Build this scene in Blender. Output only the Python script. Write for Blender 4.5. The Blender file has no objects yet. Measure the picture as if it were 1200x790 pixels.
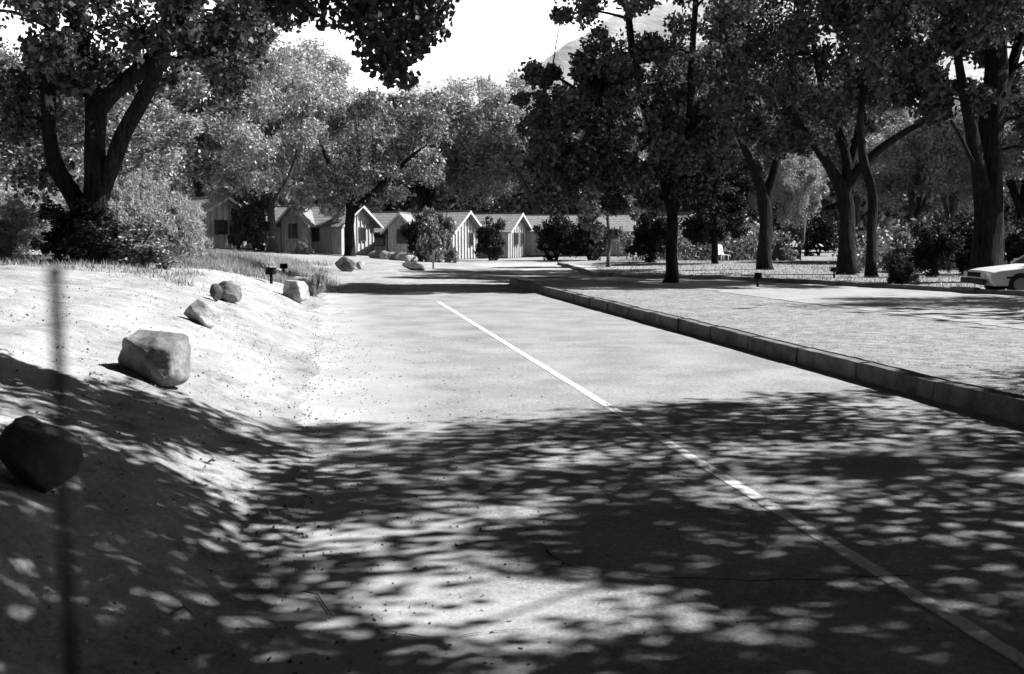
import bpy, bmesh, math, random
import numpy as np
from mathutils import Vector, Matrix, noise as mnoise

rng = np.random.default_rng(7)
random.seed(7)
S = bpy.context.scene
COL = S.collection
R = math.radians

# ------------------------------------------------------------------ camera
F = 1200.0
HZ = 276.0
TH = math.atan((395 - HZ) / F)
CAMZ = 1.6
cam_d = bpy.data.cameras.new('camera')
cam = bpy.data.objects.new('camera', cam_d)
COL.objects.link(cam)
cam.location = (0, 0, CAMZ)
cam.rotation_euler = (R(90) - TH, 0, 0)
cam_d.sensor_width = 36
cam_d.lens = 36.0
cam_d.clip_end = 6000
cam_d.clip_start = 0.05
cam_d.dof.use_dof = True
cam_d.dof.focus_distance = 18
cam_d.dof.aperture_fstop = 5.6
S.camera = cam

def ray(px, py):
    u = (px - 600) / F
    v = (395 - py) / F
    return u, math.cos(TH) + v * math.sin(TH), -math.sin(TH) + v * math.cos(TH)

def W(px, py, d):
    u, dy, dz = ray(px, py)
    t = d / dy
    return Vector((u * t, d, CAMZ + dz * t))

# ------------------------------------------------------------------ world and sun
SUN_EL, SUN_AZ = 43.0, 82.0          # azimuth measured from +Y (view) towards +X (right)
w = bpy.data.worlds.new('World')
S.world = w
w.use_nodes = True
nt = w.node_tree
bg = nt.nodes['Background']
sky = nt.nodes.new('ShaderNodeTexSky')
sky.sky_type = 'NISHITA'
sky.sun_disc = False
sky.sun_elevation = R(SUN_EL)
sky.sun_rotation = R(SUN_AZ)
sky.air_density = 1.0
sky.dust_density = 2.5
sep = nt.nodes.new('ShaderNodeSeparateColor')   # black-and-white film behind a red filter
nt.links.new(sky.outputs[0], sep.inputs[0])
wtc = nt.nodes.new('ShaderNodeTexCoord')
wsx = nt.nodes.new('ShaderNodeSeparateXYZ')
nt.links.new(wtc.outputs['Generated'], wsx.inputs[0])
wr = nt.nodes.new('ShaderNodeMapRange')          # bright hazy horizon, dark zenith
wr.interpolation_type = 'SMOOTHSTEP'
wr.inputs['From Min'].default_value = .17
wr.inputs['From Max'].default_value = .32
wr.inputs['To Min'].default_value = 6.5
wr.inputs['To Max'].default_value = .10
nt.links.new(wsx.outputs[2], wr.inputs[0])
wm = nt.nodes.new('ShaderNodeMath'); wm.operation = 'MULTIPLY'
nt.links.new(sep.outputs[0], wm.inputs[0]); nt.links.new(wr.outputs[0], wm.inputs[1])
nt.links.new(wm.outputs[0], bg.inputs[0])
bg.inputs[1].default_value = 0.06
sl = bpy.data.lights.new('sun', 'SUN')
sl.energy = 5.0
sl.angle = R(0.53)
sl.color = (1, 0.995, 0.985)
so = bpy.data.objects.new('sun', sl)
COL.objects.link(so)
sd = Vector((math.sin(R(SUN_AZ)) * math.cos(R(SUN_EL)), math.cos(R(SUN_AZ)) * math.cos(R(SUN_EL)), math.sin(R(SUN_EL))))
so.rotation_euler = sd.to_track_quat('Z', 'Y').to_euler()
so.location = (30, 0, 40)
S.view_settings.view_transform = 'Standard'
S.view_settings.look = 'None'
S.view_settings.exposure = 1.36
S.render.engine = 'CYCLES'
S.cycles.max_bounces = 5
S.cycles.diffuse_bounces = 1
S.cycles.transmission_bounces = 3
S.cycles.glossy_bounces = 2

# ------------------------------------------------------------------ materials
def nodes(m):
    m.use_nodes = True
    n = m.node_tree
    for x in list(n.nodes):
        n.nodes.remove(x)
    o = n.nodes.new('ShaderNodeOutputMaterial')
    return n, o

def mathn(n, op, a, b=None, clamp=False):
    x = n.nodes.new('ShaderNodeMath')
    x.operation = op
    x.use_clamp = clamp
    for i, v in enumerate((a, b)):
        if v is None:
            continue
        if isinstance(v, (int, float)):
            x.inputs[i].default_value = v
        else:
            n.links.new(v, x.inputs[i])
    return x.outputs[0]

def noise(n, coord, scale, detail=4, rough=.6, stretch=None):
    if stretch:
        mp = n.nodes.new('ShaderNodeMapping')
        mp.inputs['Scale'].default_value = stretch
        n.links.new(coord, mp.inputs[0])
        coord = mp.outputs[0]
    t = n.nodes.new('ShaderNodeTexNoise')
    t.inputs['Scale'].default_value = scale
    t.inputs['Detail'].default_value = detail
    t.inputs['Roughness'].default_value = rough
    n.links.new(coord, t.inputs['Vector'])
    return t.outputs[0]

def ramp(n, fac, stops):
    r = n.nodes.new('ShaderNodeValToRGB')
    e = r.color_ramp.elements
    while len(e) < len(stops):
        e.new(.5)
    for i, (p, g) in enumerate(stops):
        e[i].position = p
        e[i].color = (g, g, g, 1)
    n.links.new(fac, r.inputs[0])
    return r.outputs[0]

def bump(n, h, strength, dist):
    b = n.nodes.new('ShaderNodeBump')
    b.inputs['Strength'].default_value = strength
    b.inputs['Distance'].default_value = dist
    n.links.new(h, b.inputs['Height'])
    return b.outputs[0]

def surf(name, g0, g1, scale=8, rough=.85, bumpd=.01, stretch=None, fine=None, spec=.3, bs=.6):
    """grey surface wandering between two reflectances, with relief"""
    m = bpy.data.materials.new(name)
    n, o = nodes(m)
    p = n.nodes.new('ShaderNodeBsdfPrincipled')
    p.inputs['Roughness'].default_value = rough
    p.inputs['Specular IOR Level'].default_value = spec
    tc = n.nodes.new('ShaderNodeTexCoord')
    a = noise(n, tc.outputs['Object'], scale, 6, .65, stretch)
    c = ramp(n, a, [(.3, g0), (.7, g1)])
    if fine:
        f = noise(n, tc.outputs['Object'], fine, 3, .7)
        fr = ramp(n, f, [(.3, .7), (.7, 1.25)])
        mx = n.nodes.new('ShaderNodeMixRGB')
        mx.blend_type = 'MULTIPLY'
        mx.inputs[0].default_value = 1
        n.links.new(c, mx.inputs[1])
        n.links.new(fr, mx.inputs[2])
        c = mx.outputs[0]
    n.links.new(c, p.inputs['Base Color'])
    if bumpd:
        n.links.new(bump(n, a, bs, bumpd), p.inputs['Normal'])
    n.links.new(p.outputs[0], o.inputs[0])
    return m

def leafmat(name, g0, g1, trans=.35, gloss=.06):
    m = bpy.data.materials.new(name)
    n, o = nodes(m)
    ge = n.nodes.new('ShaderNodeNewGeometry')
    c = ramp(n, ge.outputs['Random Per Island'], [(0, g0), (1, g1)])
    d = n.nodes.new('ShaderNodeBsdfDiffuse')
    t = n.nodes.new('ShaderNodeBsdfTranslucent')
    n.links.new(c, d.inputs[0])
    n.links.new(c, t.inputs[0])
    x = n.nodes.new('ShaderNodeMixShader')
    x.inputs[0].default_value = trans
    n.links.new(d.outputs[0], x.inputs[1])
    n.links.new(t.outputs[0], x.inputs[2])
    gl = n.nodes.new('ShaderNodeBsdfGlossy')
    gl.inputs['Roughness'].default_value = .45
    gl.inputs[0].default_value = (.6, .6, .6, 1)
    y = n.nodes.new('ShaderNodeMixShader')
    y.inputs[0].default_value = gloss
    n.links.new(x.outputs[0], y.inputs[1])
    n.links.new(gl.outputs[0], y.inputs[2])
    n.links.new(y.outputs[0], o.inputs[0])
    return m

M = {}
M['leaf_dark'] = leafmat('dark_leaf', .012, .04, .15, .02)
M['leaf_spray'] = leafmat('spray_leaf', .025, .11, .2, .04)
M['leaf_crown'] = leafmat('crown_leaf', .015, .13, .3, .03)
M['leaf_mid'] = leafmat('green_leaf', .06, .26, .25)
M['leaf_pale'] = leafmat('silver_leaf', .17, .48, .3)
M['leaf_feather'] = leafmat('feathery_leaf', .16, .44, .4, .03)
M['dry_grass'] = leafmat('dry_grass', .16, .40, .4, .02)
M['litter'] = leafmat('leaf_litter', .03, .14, .1, .02)
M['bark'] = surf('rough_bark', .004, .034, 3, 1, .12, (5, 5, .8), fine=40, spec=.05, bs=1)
M['bark_pale'] = surf('pale_bark', .03, .11, 3, .95, .04, (6, 6, 1), fine=30)
M['board'] = surf('whitewashed_board', .20, .46, 3, .85, .004, (4, 4, .6), fine=20)
M['trim'] = surf('white_trim', .32, .46, 4, .8, .002)
M['roof'] = surf('weathered_shingle', .13, .27, 5, .9, .02, (1, 1, 1), fine=14)
M['glass'] = surf('window_glass', .015, .03, 2, .12, 0, spec=.5)
M['dark_wood'] = surf('dark_stained_wood', .03, .07, 5, .8, .004)
M['metal_dark'] = surf('dark_painted_metal', .005, .010, 6, .8, .001, spec=.1)
M['metal_grey'] = surf('grey_metal', .2, .3, 6, .45, .001)
M['concrete'] = surf('old_concrete', .05, .19, 3.5, .95, .02, None, fine=60)
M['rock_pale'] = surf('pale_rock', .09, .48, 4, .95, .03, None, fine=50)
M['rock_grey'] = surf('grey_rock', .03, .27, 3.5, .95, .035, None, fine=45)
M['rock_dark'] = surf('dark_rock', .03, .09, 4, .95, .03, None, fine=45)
M['pebble'] = surf('pebble', .08, .35, 1.3, .95, 0)
M['hill'] = surf('haze_paled_mountain', .40, .58, .012, 1, 6, (1, 1, 2.5))  # reflectance raised so the colour itself stands in for distance haze
M['white_paint'] = surf('car_paint', .55, .58, 2, .3, 0, spec=.5)
M['rubber'] = surf('black_rubber', .015, .025, 10, .8, 0)
M['lamp_glass'] = surf('lamp_glass', .4, .5, 10, .15, 0, spec=.6)
M['white_plastic'] = surf('white_plastic', .6, .7, 5, .5, 0)
M['crack'] = surf('tar_crack', .01, .02, 20, .9, 0)

# ground: pale sandy soil, with dry turf to the right of the kerb
RD = Vector((-.1736, .9848))      # road direction
RN = Vector((.9848, .1736))       # to the right of the road

def ground_mat():
    m = bpy.data.materials.new('sandy_soil')
    n, o = nodes(m)
    p = n.nodes.new('ShaderNodeBsdfPrincipled')
    p.inputs['Roughness'].default_value = 1
    p.inputs['Specular IOR Level'].default_value = .1
    tc = n.nodes.new('ShaderNodeTexCoord')
    O = tc.outputs['Object']
    big = noise(n, O, .35, 5, .6)
    med = noise(n, O, 2.3, 9, .78, (1.3, .9, 1))
    fin = noise(n, O, 38, 4, .75)
    soil = ramp(n, med, [(.30, .11), (.45, .28), (.72, .39)])
    grain = ramp(n, fin, [(.3, .62), (.6, 1.1)])
    mx = n.nodes.new('ShaderNodeMixRGB'); mx.blend_type = 'MULTIPLY'; mx.inputs[0].default_value = 1
    n.links.new(soil, mx.inputs[1]); n.links.new(grain, mx.inputs[2])
    # turf
    tn = noise(n, O, 5, 8, .8)
    turf = ramp(n, tn, [(.34, .11), (.5, .22), (.68, .36)])
    mt = n.nodes.new('ShaderNodeMixRGB'); mt.blend_type = 'MULTIPLY'; mt.inputs[0].default_value = 1
    n.links.new(turf, mt.inputs[1]); n.links.new(grain, mt.inputs[2])
    sx = n.nodes.new('ShaderNodeSeparateXYZ'); n.links.new(O, sx.inputs[0])
    L = mathn(n, 'ADD', mathn(n, 'MULTIPLY', sx.outputs[0], .9848), mathn(n, 'MULTIPLY', sx.outputs[1], .1736))
    s = mathn(n, 'ADD', mathn(n, 'MULTIPLY', sx.outputs[0], -.1736), mathn(n, 'MULTIPLY', sx.outputs[1], .9848))
    right = mathn(n, 'MULTIPLY', mathn(n, 'SUBTRACT', L, 5.7), 5, True)
    # beyond the end of the island the dusty turnaround takes over near the road
    far = mathn(n, 'MULTIPLY', mathn(n, 'SUBTRACT', 36, s), .8, True)
    wide = mathn(n, 'MULTIPLY', mathn(n, 'SUBTRACT', L, mathn(n, 'ADD', 13, mathn(n, 'MULTIPLY', big, 4))), .7, True)
    k = mathn(n, 'MULTIPLY', right, mathn(n, 'MAXIMUM', far, wide), True)
    # patches of darker trodden earth
    pt = ramp(n, noise(n, O, .55, 6, .7), [(.38, .72), (.6, 1.08)])
    mp_ = n.nodes.new('ShaderNodeMixRGB'); mp_.blend_type = 'MULTIPLY'; mp_.inputs[0].default_value = 1
    n.links.new(mx.outputs[0], mp_.inputs[1]); n.links.new(pt, mp_.inputs[2]); mx = mp_
    fm = n.nodes.new('ShaderNodeMixRGB')
    n.links.new(k, fm.inputs[0]); n.links.new(mx.outputs[0], fm.inputs[1]); n.links.new(mt.outputs[0], fm.inputs[2])
    n.links.new(fm.outputs[0], p.inputs['Base Color'])
    h = mathn(n, 'ADD', mathn(n, 'MULTIPLY', med, 1.0), mathn(n, 'MULTIPLY', fin, .25))
    n.links.new(bump(n, h, .8, .035), p.inputs['Normal'])
    n.links.new(p.outputs[0], o.inputs[0])
    return m

def asphalt_mat(name='worn_asphalt', side=False):
    m = bpy.data.materials.new(name)
    n, o = nodes(m)
    p = n.nodes.new('ShaderNodeBsdfPrincipled')
    p.inputs['Roughness'].default_value = .95
    p.inputs['Specular IOR Level'].default_value = .15
    tc = n.nodes.new('ShaderNodeTexCoord')
    O = tc.outputs['Object']
    a = noise(n, O, 1.1, 6, .6)
    f = noise(n, O, 60, 4, .8)
    f2 = noise(n, O, 22, 5, .85)
    base = ramp(n, a, [(.3, .165), (.7, .285)] if not side else [(.3, .21), (.7, .28)])
    g = ramp(n, f, [(.32, .62), (.68, 1.38)])
    g2 = ramp(n, f2, [(.36, .66), (.64, 1.3)])
    mx = n.nodes.new('ShaderNodeMixRGB'); mx.blend_type = 'MULTIPLY'; mx.inputs[0].default_value = 1
    n.links.new(base, mx.inputs[1]); n.links.new(g, mx.inputs[2])
    mx2 = n.nodes.new('ShaderNodeMixRGB'); mx2.blend_type = 'MULTIPLY'; mx2.inputs[0].default_value = 1
    n.links.new(mx.outputs[0], mx2.inputs[1]); n.links.new(g2, mx2.inputs[2])
    c = mx2.outputs[0]
    # blown sand lies along the left edge and over the far turnaround
    sx = n.nodes.new('ShaderNodeSeparateXYZ'); n.links.new(O, sx.inputs[0])
    L = mathn(n, 'ADD', mathn(n, 'MULTIPLY', sx.outputs[0], .9848), mathn(n, 'MULTIPLY', sx.outputs[1], .1736))
    s = mathn(n, 'ADD', mathn(n, 'MULTIPLY', sx.outputs[0], -.1736), mathn(n, 'MULTIPLY', sx.outputs[1], .9848))
    wob = mathn(n, 'MULTIPLY', mathn(n, 'SUBTRACT', noise(n, O, .9, 5, .65), .5), 2.6)
    if side:
        dust = mathn(n, 'MULTIPLY', mathn(n, 'ADD', .3, wob), .5, True)
    else:
        le = mathn(n, 'MULTIPLY', mathn(n, 'SUBTRACT', mathn(n, 'ADD', 1.1, wob), L), .75, True)
        fe = mathn(n, 'MULTIPLY', mathn(n, 'SUBTRACT', mathn(n, 'ADD', s, mathn(n, 'MULTIPLY', wob, 3)), 29), .12, True)
        dust = mathn(n, 'MAXIMUM', le, mathn(n, 'MULTIPLY', fe, .85), True)
    dm = n.nodes.new('ShaderNodeMixRGB')
    n.links.new(dust, dm.inputs[0]); n.links.new(c, dm.inputs[1])
    dcol = ramp(n, f, [(.3, .28), (.7, .42)])
    n.links.new(dcol, dm.inputs[2])
    n.links.new(dm.outputs[0], p.inputs['Base Color'])
    n.links.new(bump(n, f, .5, .006), p.inputs['Normal'])
    n.links.new(p.outputs[0], o.inputs[0])
    return m

def line_mat():
    m = bpy.data.materials.new('worn_line_paint')
    n, o = nodes(m)
    p = n.nodes.new('ShaderNodeBsdfPrincipled')
    p.inputs['Roughness'].default_value = .8
    tc = n.nodes.new('ShaderNodeTexCoord')
    f = noise(n, tc.outputs['Object'], 30, 6, .8)
    n.links.new(ramp(n, f, [(.36, .28), (.48, .50), (.7, .66)]), p.inputs['Base Color'])
    n.links.new(p.outputs[0], o.inputs[0])
    return m

M['ground'] = ground_mat()
M['asphalt'] = asphalt_mat()
M['side_asphalt'] = asphalt_mat('dusty_side_asphalt', True)
M['line'] = line_mat()

# ------------------------------------------------------------------ object helpers
def tag(o, label=None, cat=None, group=None, kind=None):
    if label: o['label'] = label
    if cat: o['category'] = cat
    if group: o['group'] = group
    if kind: o['kind'] = kind
    return o

def empty(name, loc, rz=0):
    o = bpy.data.objects.new(name, None)
    COL.objects.link(o)
    o.location = loc
    o.rotation_euler = (0, 0, rz)
    o.empty_display_size = .2
    return o

def mesh_np(name, verts, faces, mat, parent=None, smooth=False):
    """verts (n,3) array, faces (m,k) array"""
    me = bpy.data.meshes.new(name)
    verts = np.asarray(verts, dtype=np.float32)
    faces = np.asarray(faces, dtype=np.int32)
    k = faces.shape[1]
    me.vertices.add(len(verts))
    me.vertices.foreach_set('co', verts.ravel())
    me.loops.add(faces.size)
    me.loops.foreach_set('vertex_index', faces.ravel())
    me.polygons.add(len(faces))
    me.polygons.foreach_set('loop_start', np.arange(0, faces.size, k, dtype=np.int32))
    me.polygons.foreach_set('loop_total', np.full(len(faces), k, dtype=np.int32))
    if smooth:
        me.polygons.foreach_set('use_smooth', np.ones(len(faces), dtype=bool))
    me.update(calc_edges=True)
    me.materials.append(mat)
    o = bpy.data.objects.new(name, me)
    COL.objects.link(o)
    o.parent = parent
    return o

class MB:
    def __init__(s):
        s.bm = bmesh.new()
    def box(s, x0, y0, z0, x1, y1, z1, bev=0):
        r = bmesh.ops.create_cube(s.bm, size=1)
        v = r['verts']
        for q in v:
            q.co = Vector(((x0 + x1) / 2 + q.co.x * (x1 - x0), (y0 + y1) / 2 + q.co.y * (y1 - y0), (z0 + z1) / 2 + q.co.z * (z1 - z0)))
        if bev:
            es = list({e for q in v for e in q.link_edges})
            bmesh.ops.bevel(s.bm, geom=es, offset=bev, segments=2, affect='EDGES')
        return s
    def poly(s, pts, thick=None):
        vs = [s.bm.verts.new(p) for p in pts]
        f = s.bm.faces.new(vs)
        if thick is not None:
            r = bmesh.ops.extrude_face_region(s.bm, geom=[f])
            vv = [g for g in r['geom'] if isinstance(g, bmesh.types.BMVert)]
            bmesh.ops.translate(s.bm, vec=Vector(thick), verts=vv)
        return s
    def tube(s, pts, rad, k=8, caps=True):
        pts = [Vector(p) for p in pts]
        if isinstance(rad, (int, float)):
            rad = [rad] * len(pts)
        rings = []
        up = Vector((0, 0, 1))
        t0 = (pts[1] - pts[0]).normalized()
        u = t0.cross(Vector((0.3, 1, 0.1))).normalized()
        for i, p in enumerate(pts):
            a = pts[max(i - 1, 0)]; b = pts[min(i + 1, len(pts) - 1)]
            t = (b - a).normalized()
            u = (u - t * u.dot(t)).normalized()
            v = t.cross(u)
            rings.append([s.bm.verts.new(p + (u * math.cos(2 * math.pi * j / k) + v * math.sin(2 * math.pi * j / k)) * rad[i]) for j in range(k)])
        for a, b in zip(rings, rings[1:]):
            for j in range(k):
                f = s.bm.faces.new((a[j], a[(j + 1) % k], b[(j + 1) % k], b[j]))
                f.smooth = True
        if caps:
            s.bm.faces.new(rings[0][::-1]); s.bm.faces.new(rings[-1])
        return s
    def build(s, name, mat, parent=None):
        bmesh.ops.recalc_face_normals(s.bm, faces=s.bm.faces)
        me = bpy.data.meshes.new(name)
        s.bm.to_mesh(me); s.bm.free()
        me.materials.append(mat)
        o = bpy.data.objects.new(name, me)
        COL.objects.link(o)
        o.parent = parent
        return o

def copy_tree(o, parent=None):
    c = o.copy(); COL.objects.link(c); c.parent = parent
    for ch in list(o.children):
        copy_tree(ch, c)
    return c

# ------------------------------------------------------------------ terrain
def ss(a, b, x):
    t = np.clip((x - a) / (b - a), 0, 1)
    return t * t * (3 - 2 * t)

def hgt(x, y):
    x = np.asarray(x, dtype=float); y = np.asarray(y, dtype=float)
    L = .9848 * x + .1736 * y
    s = -.1736 * x + .9848 * y
    near = np.interp(-L, [-50, .1, .5, .9, 1.4, 2.6, 4.5, 8, 20, 60], [0, 0, .05, .2, .42, .80, 1.08, 1.2, 1.3, 1.4])
    far = np.clip((8 - L) / 16, 0, 1.15) * .85
    b = ss(26, 58, s)
    z = near * (1 - b) + far * b
    # raised island right of the kerb with a rounded end
    cx, cs, r = 7.36, 33.0, 1.5
    qx = np.maximum(cx - L, 0); qy = np.maximum(s - cs, 0)
    sdf = np.sqrt(qx ** 2 + qy ** 2) - r
    wd = .05 + np.clip((L - 8.3), 0, 4)
    isl = 1 - ss(-wd, wd, sdf)
    z = z + .15 * np.where(L > 5.0, isl, 0) - .012
    z = z + .10 * ss(36, 45, s) * ss(12, 18, L)
    return z

def L2w(L, s):
    return RN.x * L + RD.x * s, RN.y * L + RD.y * s

def seq(parts):
    out = []
    for a, b, st in parts:
        out += list(np.arange(a, b, st))
    return out

Ls = seq([(-900, -100, 50), (-100, -30, 6), (-30, -10, .8), (-10, -4, .25), (-4, 1, .09), (1, 5.6, .4), (5.6, 5.81, .07), (5.81, 5.92, .03), (5.92, 10, .12), (10, 20, .4), (20, 60, 1.6), (60, 120, 8), (120, 1000, 50)]) + [1000]
Ss = seq([(-300, -20, 20), (-20, -2, 1.2), (-2, 2, .3), (2, 16, .09), (16, 32, .2), (32, 35.2, .09), (35.2, 70, .5), (70, 130, 2.5), (130, 400, 20), (400, 1900, 100)]) + [1900]
LL, SSs = np.meshgrid(np.array(Ls), np.array(Ss))
X, Y = L2w(LL, SSs)
Z = hgt(X, Y)
nv = np.zeros(Z.shape)
fx, fy, fl = X.ravel(), Y.ravel(), LL.ravel()
fs = SSs.ravel()
nz = np.zeros(fx.size)
for i in range(fx.size):
    if -30 < fl[i] < 40 and -3 < fs[i] < 90:
        l = fl[i]
        if 0.4 < l < 5.95 and fs[i] < 33: continue
        k = min(1, max(0, (.9 - l) / 1.6)) if l < 5.9 else .35
        if fs[i] > 30 and l < 14 and l > -3: k *= .2
        if l > 5.9 and fs[i] < 42: k = .06
        if abs(l - 5.86) < .2: k = 0
        rut = mnoise.noise(Vector((l * 2.6, fs[i] * .35, 3.1))) * .045 * (1 if l < .5 else .3)
        a = mnoise.fractal(Vector((fx[i] * .8, fy[i] * .8, 0)), 1, 2, 4) * .032 + mnoise.noise(Vector((fx[i] * 7, fy[i] * 7, 1))) * .014 + rut
        nz[i] = a * k
Z = Z + nz.reshape(Z.shape)
ny_, nx_ = Z.shape
idx = np.arange(nx_ * ny_).reshape(ny_, nx_)
faces = np.stack([idx[:-1, :-1], idx[:-1, 1:], idx[1:, 1:], idx[1:, :-1]], -1).reshape(-1, 4)
g = mesh_np('ground', np.stack([X, Y, Z], -1).reshape(-1, 3), faces, M['ground'], smooth=True)
tag(g, 'pale sandy ground rising to a bank left of the road', 'ground', kind='structure')

def gz(x, y):
    return float(hgt(x, y))

def onground(px, d):
    """point on the ground seen in column px at depth d"""
    x = (px - 600) / F * d
    return Vector((x, d, gz(x, d)))

# road sheet
def sheet(name, rows, mat, label, cat, z=0, kind='structure'):
    """rows: list of (left xy, right xy)"""
    v = []; n = 9
    for a, b in rows:
        for j in range(n):
            t = j / (n - 1)
            x = a[0] * (1 - t) + b[0] * t; y = a[1] * (1 - t) + b[1] * t
            v.append((x, y, z if z is not None else gz(x, y) + .009))
    idx = np.arange(len(v)).reshape(-1, n)
    f = np.stack([idx[:-1, :-1], idx[:-1, 1:], idx[1:, 1:], idx[1:, :-1]], -1).reshape(-1, 4)
    o = mesh_np(name, v, f, mat)
    return tag(o, label, cat, kind=kind)

rows = []
for s in np.arange(-12, 33.1, 1.0):
    rows.append((L2w(-.7, s), L2w(5.78, s)))
for s, l0, l1 in [(34, -.7, 6.2), (36, -.8, 8.5), (39, -.5, 10), (43, .2, 11), (47, 1.2, 12.2), (51, 2.6, 13.5), (55, 4.4, 15), (58.5, 7, 17)]:
    rows.append((L2w(l0, s), L2w(l1, s)))
sheet('road', rows, M['asphalt'], 'grey asphalt road with blown sand along its left edge', 'road', 0.0)

rows = []
near = [(1.2, 36.2), (3.4, 32.6), (5.2, 27.5), (6.3, 22.5), (8.2, 15.5), (10.4, 8), (12.5, 0), (14.5, -8)]
farr = [(3.0, 41.5), (6.2, 36.6), (9.6, 31), (12.2, 26.4), (15.5, 19), (18, 12), (20.5, 4), (22.5, -5)]
def resample(pl, n):
    pl = np.array(pl); d = np.r_[0, np.cumsum(np.hypot(*np.diff(pl, axis=0).T))]
    t = np.linspace(0, d[-1], n)
    return list(zip(np.interp(t, d, pl[:, 0]), np.interp(t, d, pl[:, 1])))
near = [(x + .0, y) for x, y in near]
nr = [(x + .16 * mnoise.noise(Vector((i * .9, 0, 0))) + .1 * mnoise.noise(Vector((i * .33, 4, 0))), y) for i, (x, y) in enumerate(resample(near, 260))]
rows = list(zip(nr, resample([(x - .15, y - .15) for x, y in farr], 260)))
sheet('side_road', rows, M['side_asphalt'], 'dusty pale side road right of the kerbed island', 'road', None)

# centre line
c = []
for s in np.arange(-6, 24.8, .08):
    wa, wb = rng.normal(0, .0035, 2)
    c.append((L2w(2.50 + wa, s), L2w(2.59 + wb, s)))
sheet('road_line', c, M['line'], 'worn white line painted along the road', 'road marking', .004)

# cracks in the asphalt
def crack(pts, w0, z, name='road_crack'):
    v = []; f = []
    P2 = []
    for a, b in zip(pts, pts[1:]):
        a = np.array(a); b = np.array(b)
        n = max(2, int(np.linalg.norm(b - a) / .05))
        for i in range(n):
            P2.append(a + (b - a) * i / n)
    P2 = np.array(P2)
    cs_ = np.cumsum(rng.normal(0, .014, P2.shape), axis=0)
    ln = np.linspace(0, 1, len(P2))[:, None]
    P2 += cs_ - cs_[-1] * ln + rng.normal(0, .006, P2.shape)
    for i, p in enumerate(P2):
        wd = w0 * (.15 + 1.0 * rng.random()) * min(1, i / 8 + .1, (len(P2) - i) / 8 + .1)
        d = P2[min(i + 1, len(P2) - 1)] - P2[max(i - 1, 0)]
        nn = np.array([-d[1], d[0]]); nn /= (np.linalg.norm(nn) + 1e-9)
        v += [tuple(p + nn * wd) + (z,), tuple(p - nn * wd) + (z,)]
        if i: f.append((2 * i - 2, 2 * i - 1, 2 * i + 1, 2 * i))
    return v, f
def gp(px, py):
    u, dy, dz = ray(px, py); t = -CAMZ / dz
    return (u * t, dy * t)
av, af = [], []
for poly, w0 in [([(575, 605), (640, 640), (672, 662), (700, 668), (800, 676), (960, 672), (1085, 669), (1200, 662)], .007),
                 ([(400, 735), (520, 748), (640, 738)], .006), ([(700, 470), (760, 500), (820, 495)], .006)]:
    v, f = crack([gp(*p) for p in poly], w0, .0085)
    k = len(av); av += v; af += [tuple(i + k for i in q) for q in f]
o = mesh_np('road_crack', av, af, M['crack'])
tag(o, 'thin dark cracks running across the shaded asphalt', 'crack', kind='structure')

# ------------------------------------------------------------------ kerbs
def kerb(path, wdt, h, seg, label, mat, jitter=.006):
    root = empty('stone_kerb', (path[0][0], path[0][1], 0))
    tag(root, label, 'kerb')
    m = MB()
    pl = np.array(path); d = np.r_[0, np.cumsum(np.hypot(*np.diff(pl, axis=0).T))]
    n = int(d[-1] / seg)
    for i in range(n):
        s0, s1 = i * seg + .0005, (i + 1) * seg - .0005
        p0 = np.array([np.interp(s0, d, pl[:, 0]), np.interp(s0, d, pl[:, 1])])
        p1 = np.array([np.interp(s1, d, pl[:, 0]), np.interp(s1, d, pl[:, 1])])
        t = (p1 - p0) / np.linalg.norm(p1 - p0); nn = np.array([-t[1], t[0]])
        j = rng.normal(0, jitter, 6)
        z0 = -.1 if h[0] is None else h[0]
        zt = h[1]
        q = []
        r = bmesh.ops.create_cube(m.bm, size=1)
        for v in r['verts']:
            a, b, cc = v.co.x + .5, v.co.y * 2, v.co.z + .5
            base = p0 + (p1 - p0) * a + nn * (b * wdt / 2 * (1 - .06 * cc) + j[0])
            gg = gz(*base) if h[2] else 0
            v.co = Vector((base[0] - path[0][0], base[1] - path[0][1], (z0 if cc < .5 else zt + j[1 if a < .5 else 2]) + gg))
        es = list({e for v in r['verts'] for e in v.link_edges})
        rr_ = bmesh.ops.bevel(m.bm, geom=es, offset=.012, segments=2, affect='EDGES')
    bmesh.ops.subdivide_edges(m.bm, edges=[e for e in m.bm.edges if e.calc_length() > .5], cuts=7, use_grid_fill=True)
    for v in m.bm.verts:
        v.co += Vector(mnoise.noise_vector(v.co * 5.3)) * .009
    m.build('kerb_stones', mat, root)
    return root
path = [L2w(5.86, s) for s in (-6, 10, 20, 33)]
for a in np.linspace(0, math.pi / 2, 9)[1:]:
    path.append(L2w(7.36 - 1.5 * math.cos(a), 33 + 1.5 * math.sin(a)))
path.append(L2w(8.7, 34.5))
kerb(path, .22, (-.1, .185, False), 1.5, 'long pale concrete kerb curving round the tip of the island', M['concrete'])
far2 = [(2.6, 57), (3.0, 50), (3.2, 45)] + [(3.0 + .2, 41.5 + .2)] + [(x + .05, y + .05) for x, y in farr[1:7]]
kerb(resample(far2, 70), .2, (-.12, .13, True), .8, 'low dark kerb between the side road and the shaded trees', M['concrete'], .01)

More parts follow.
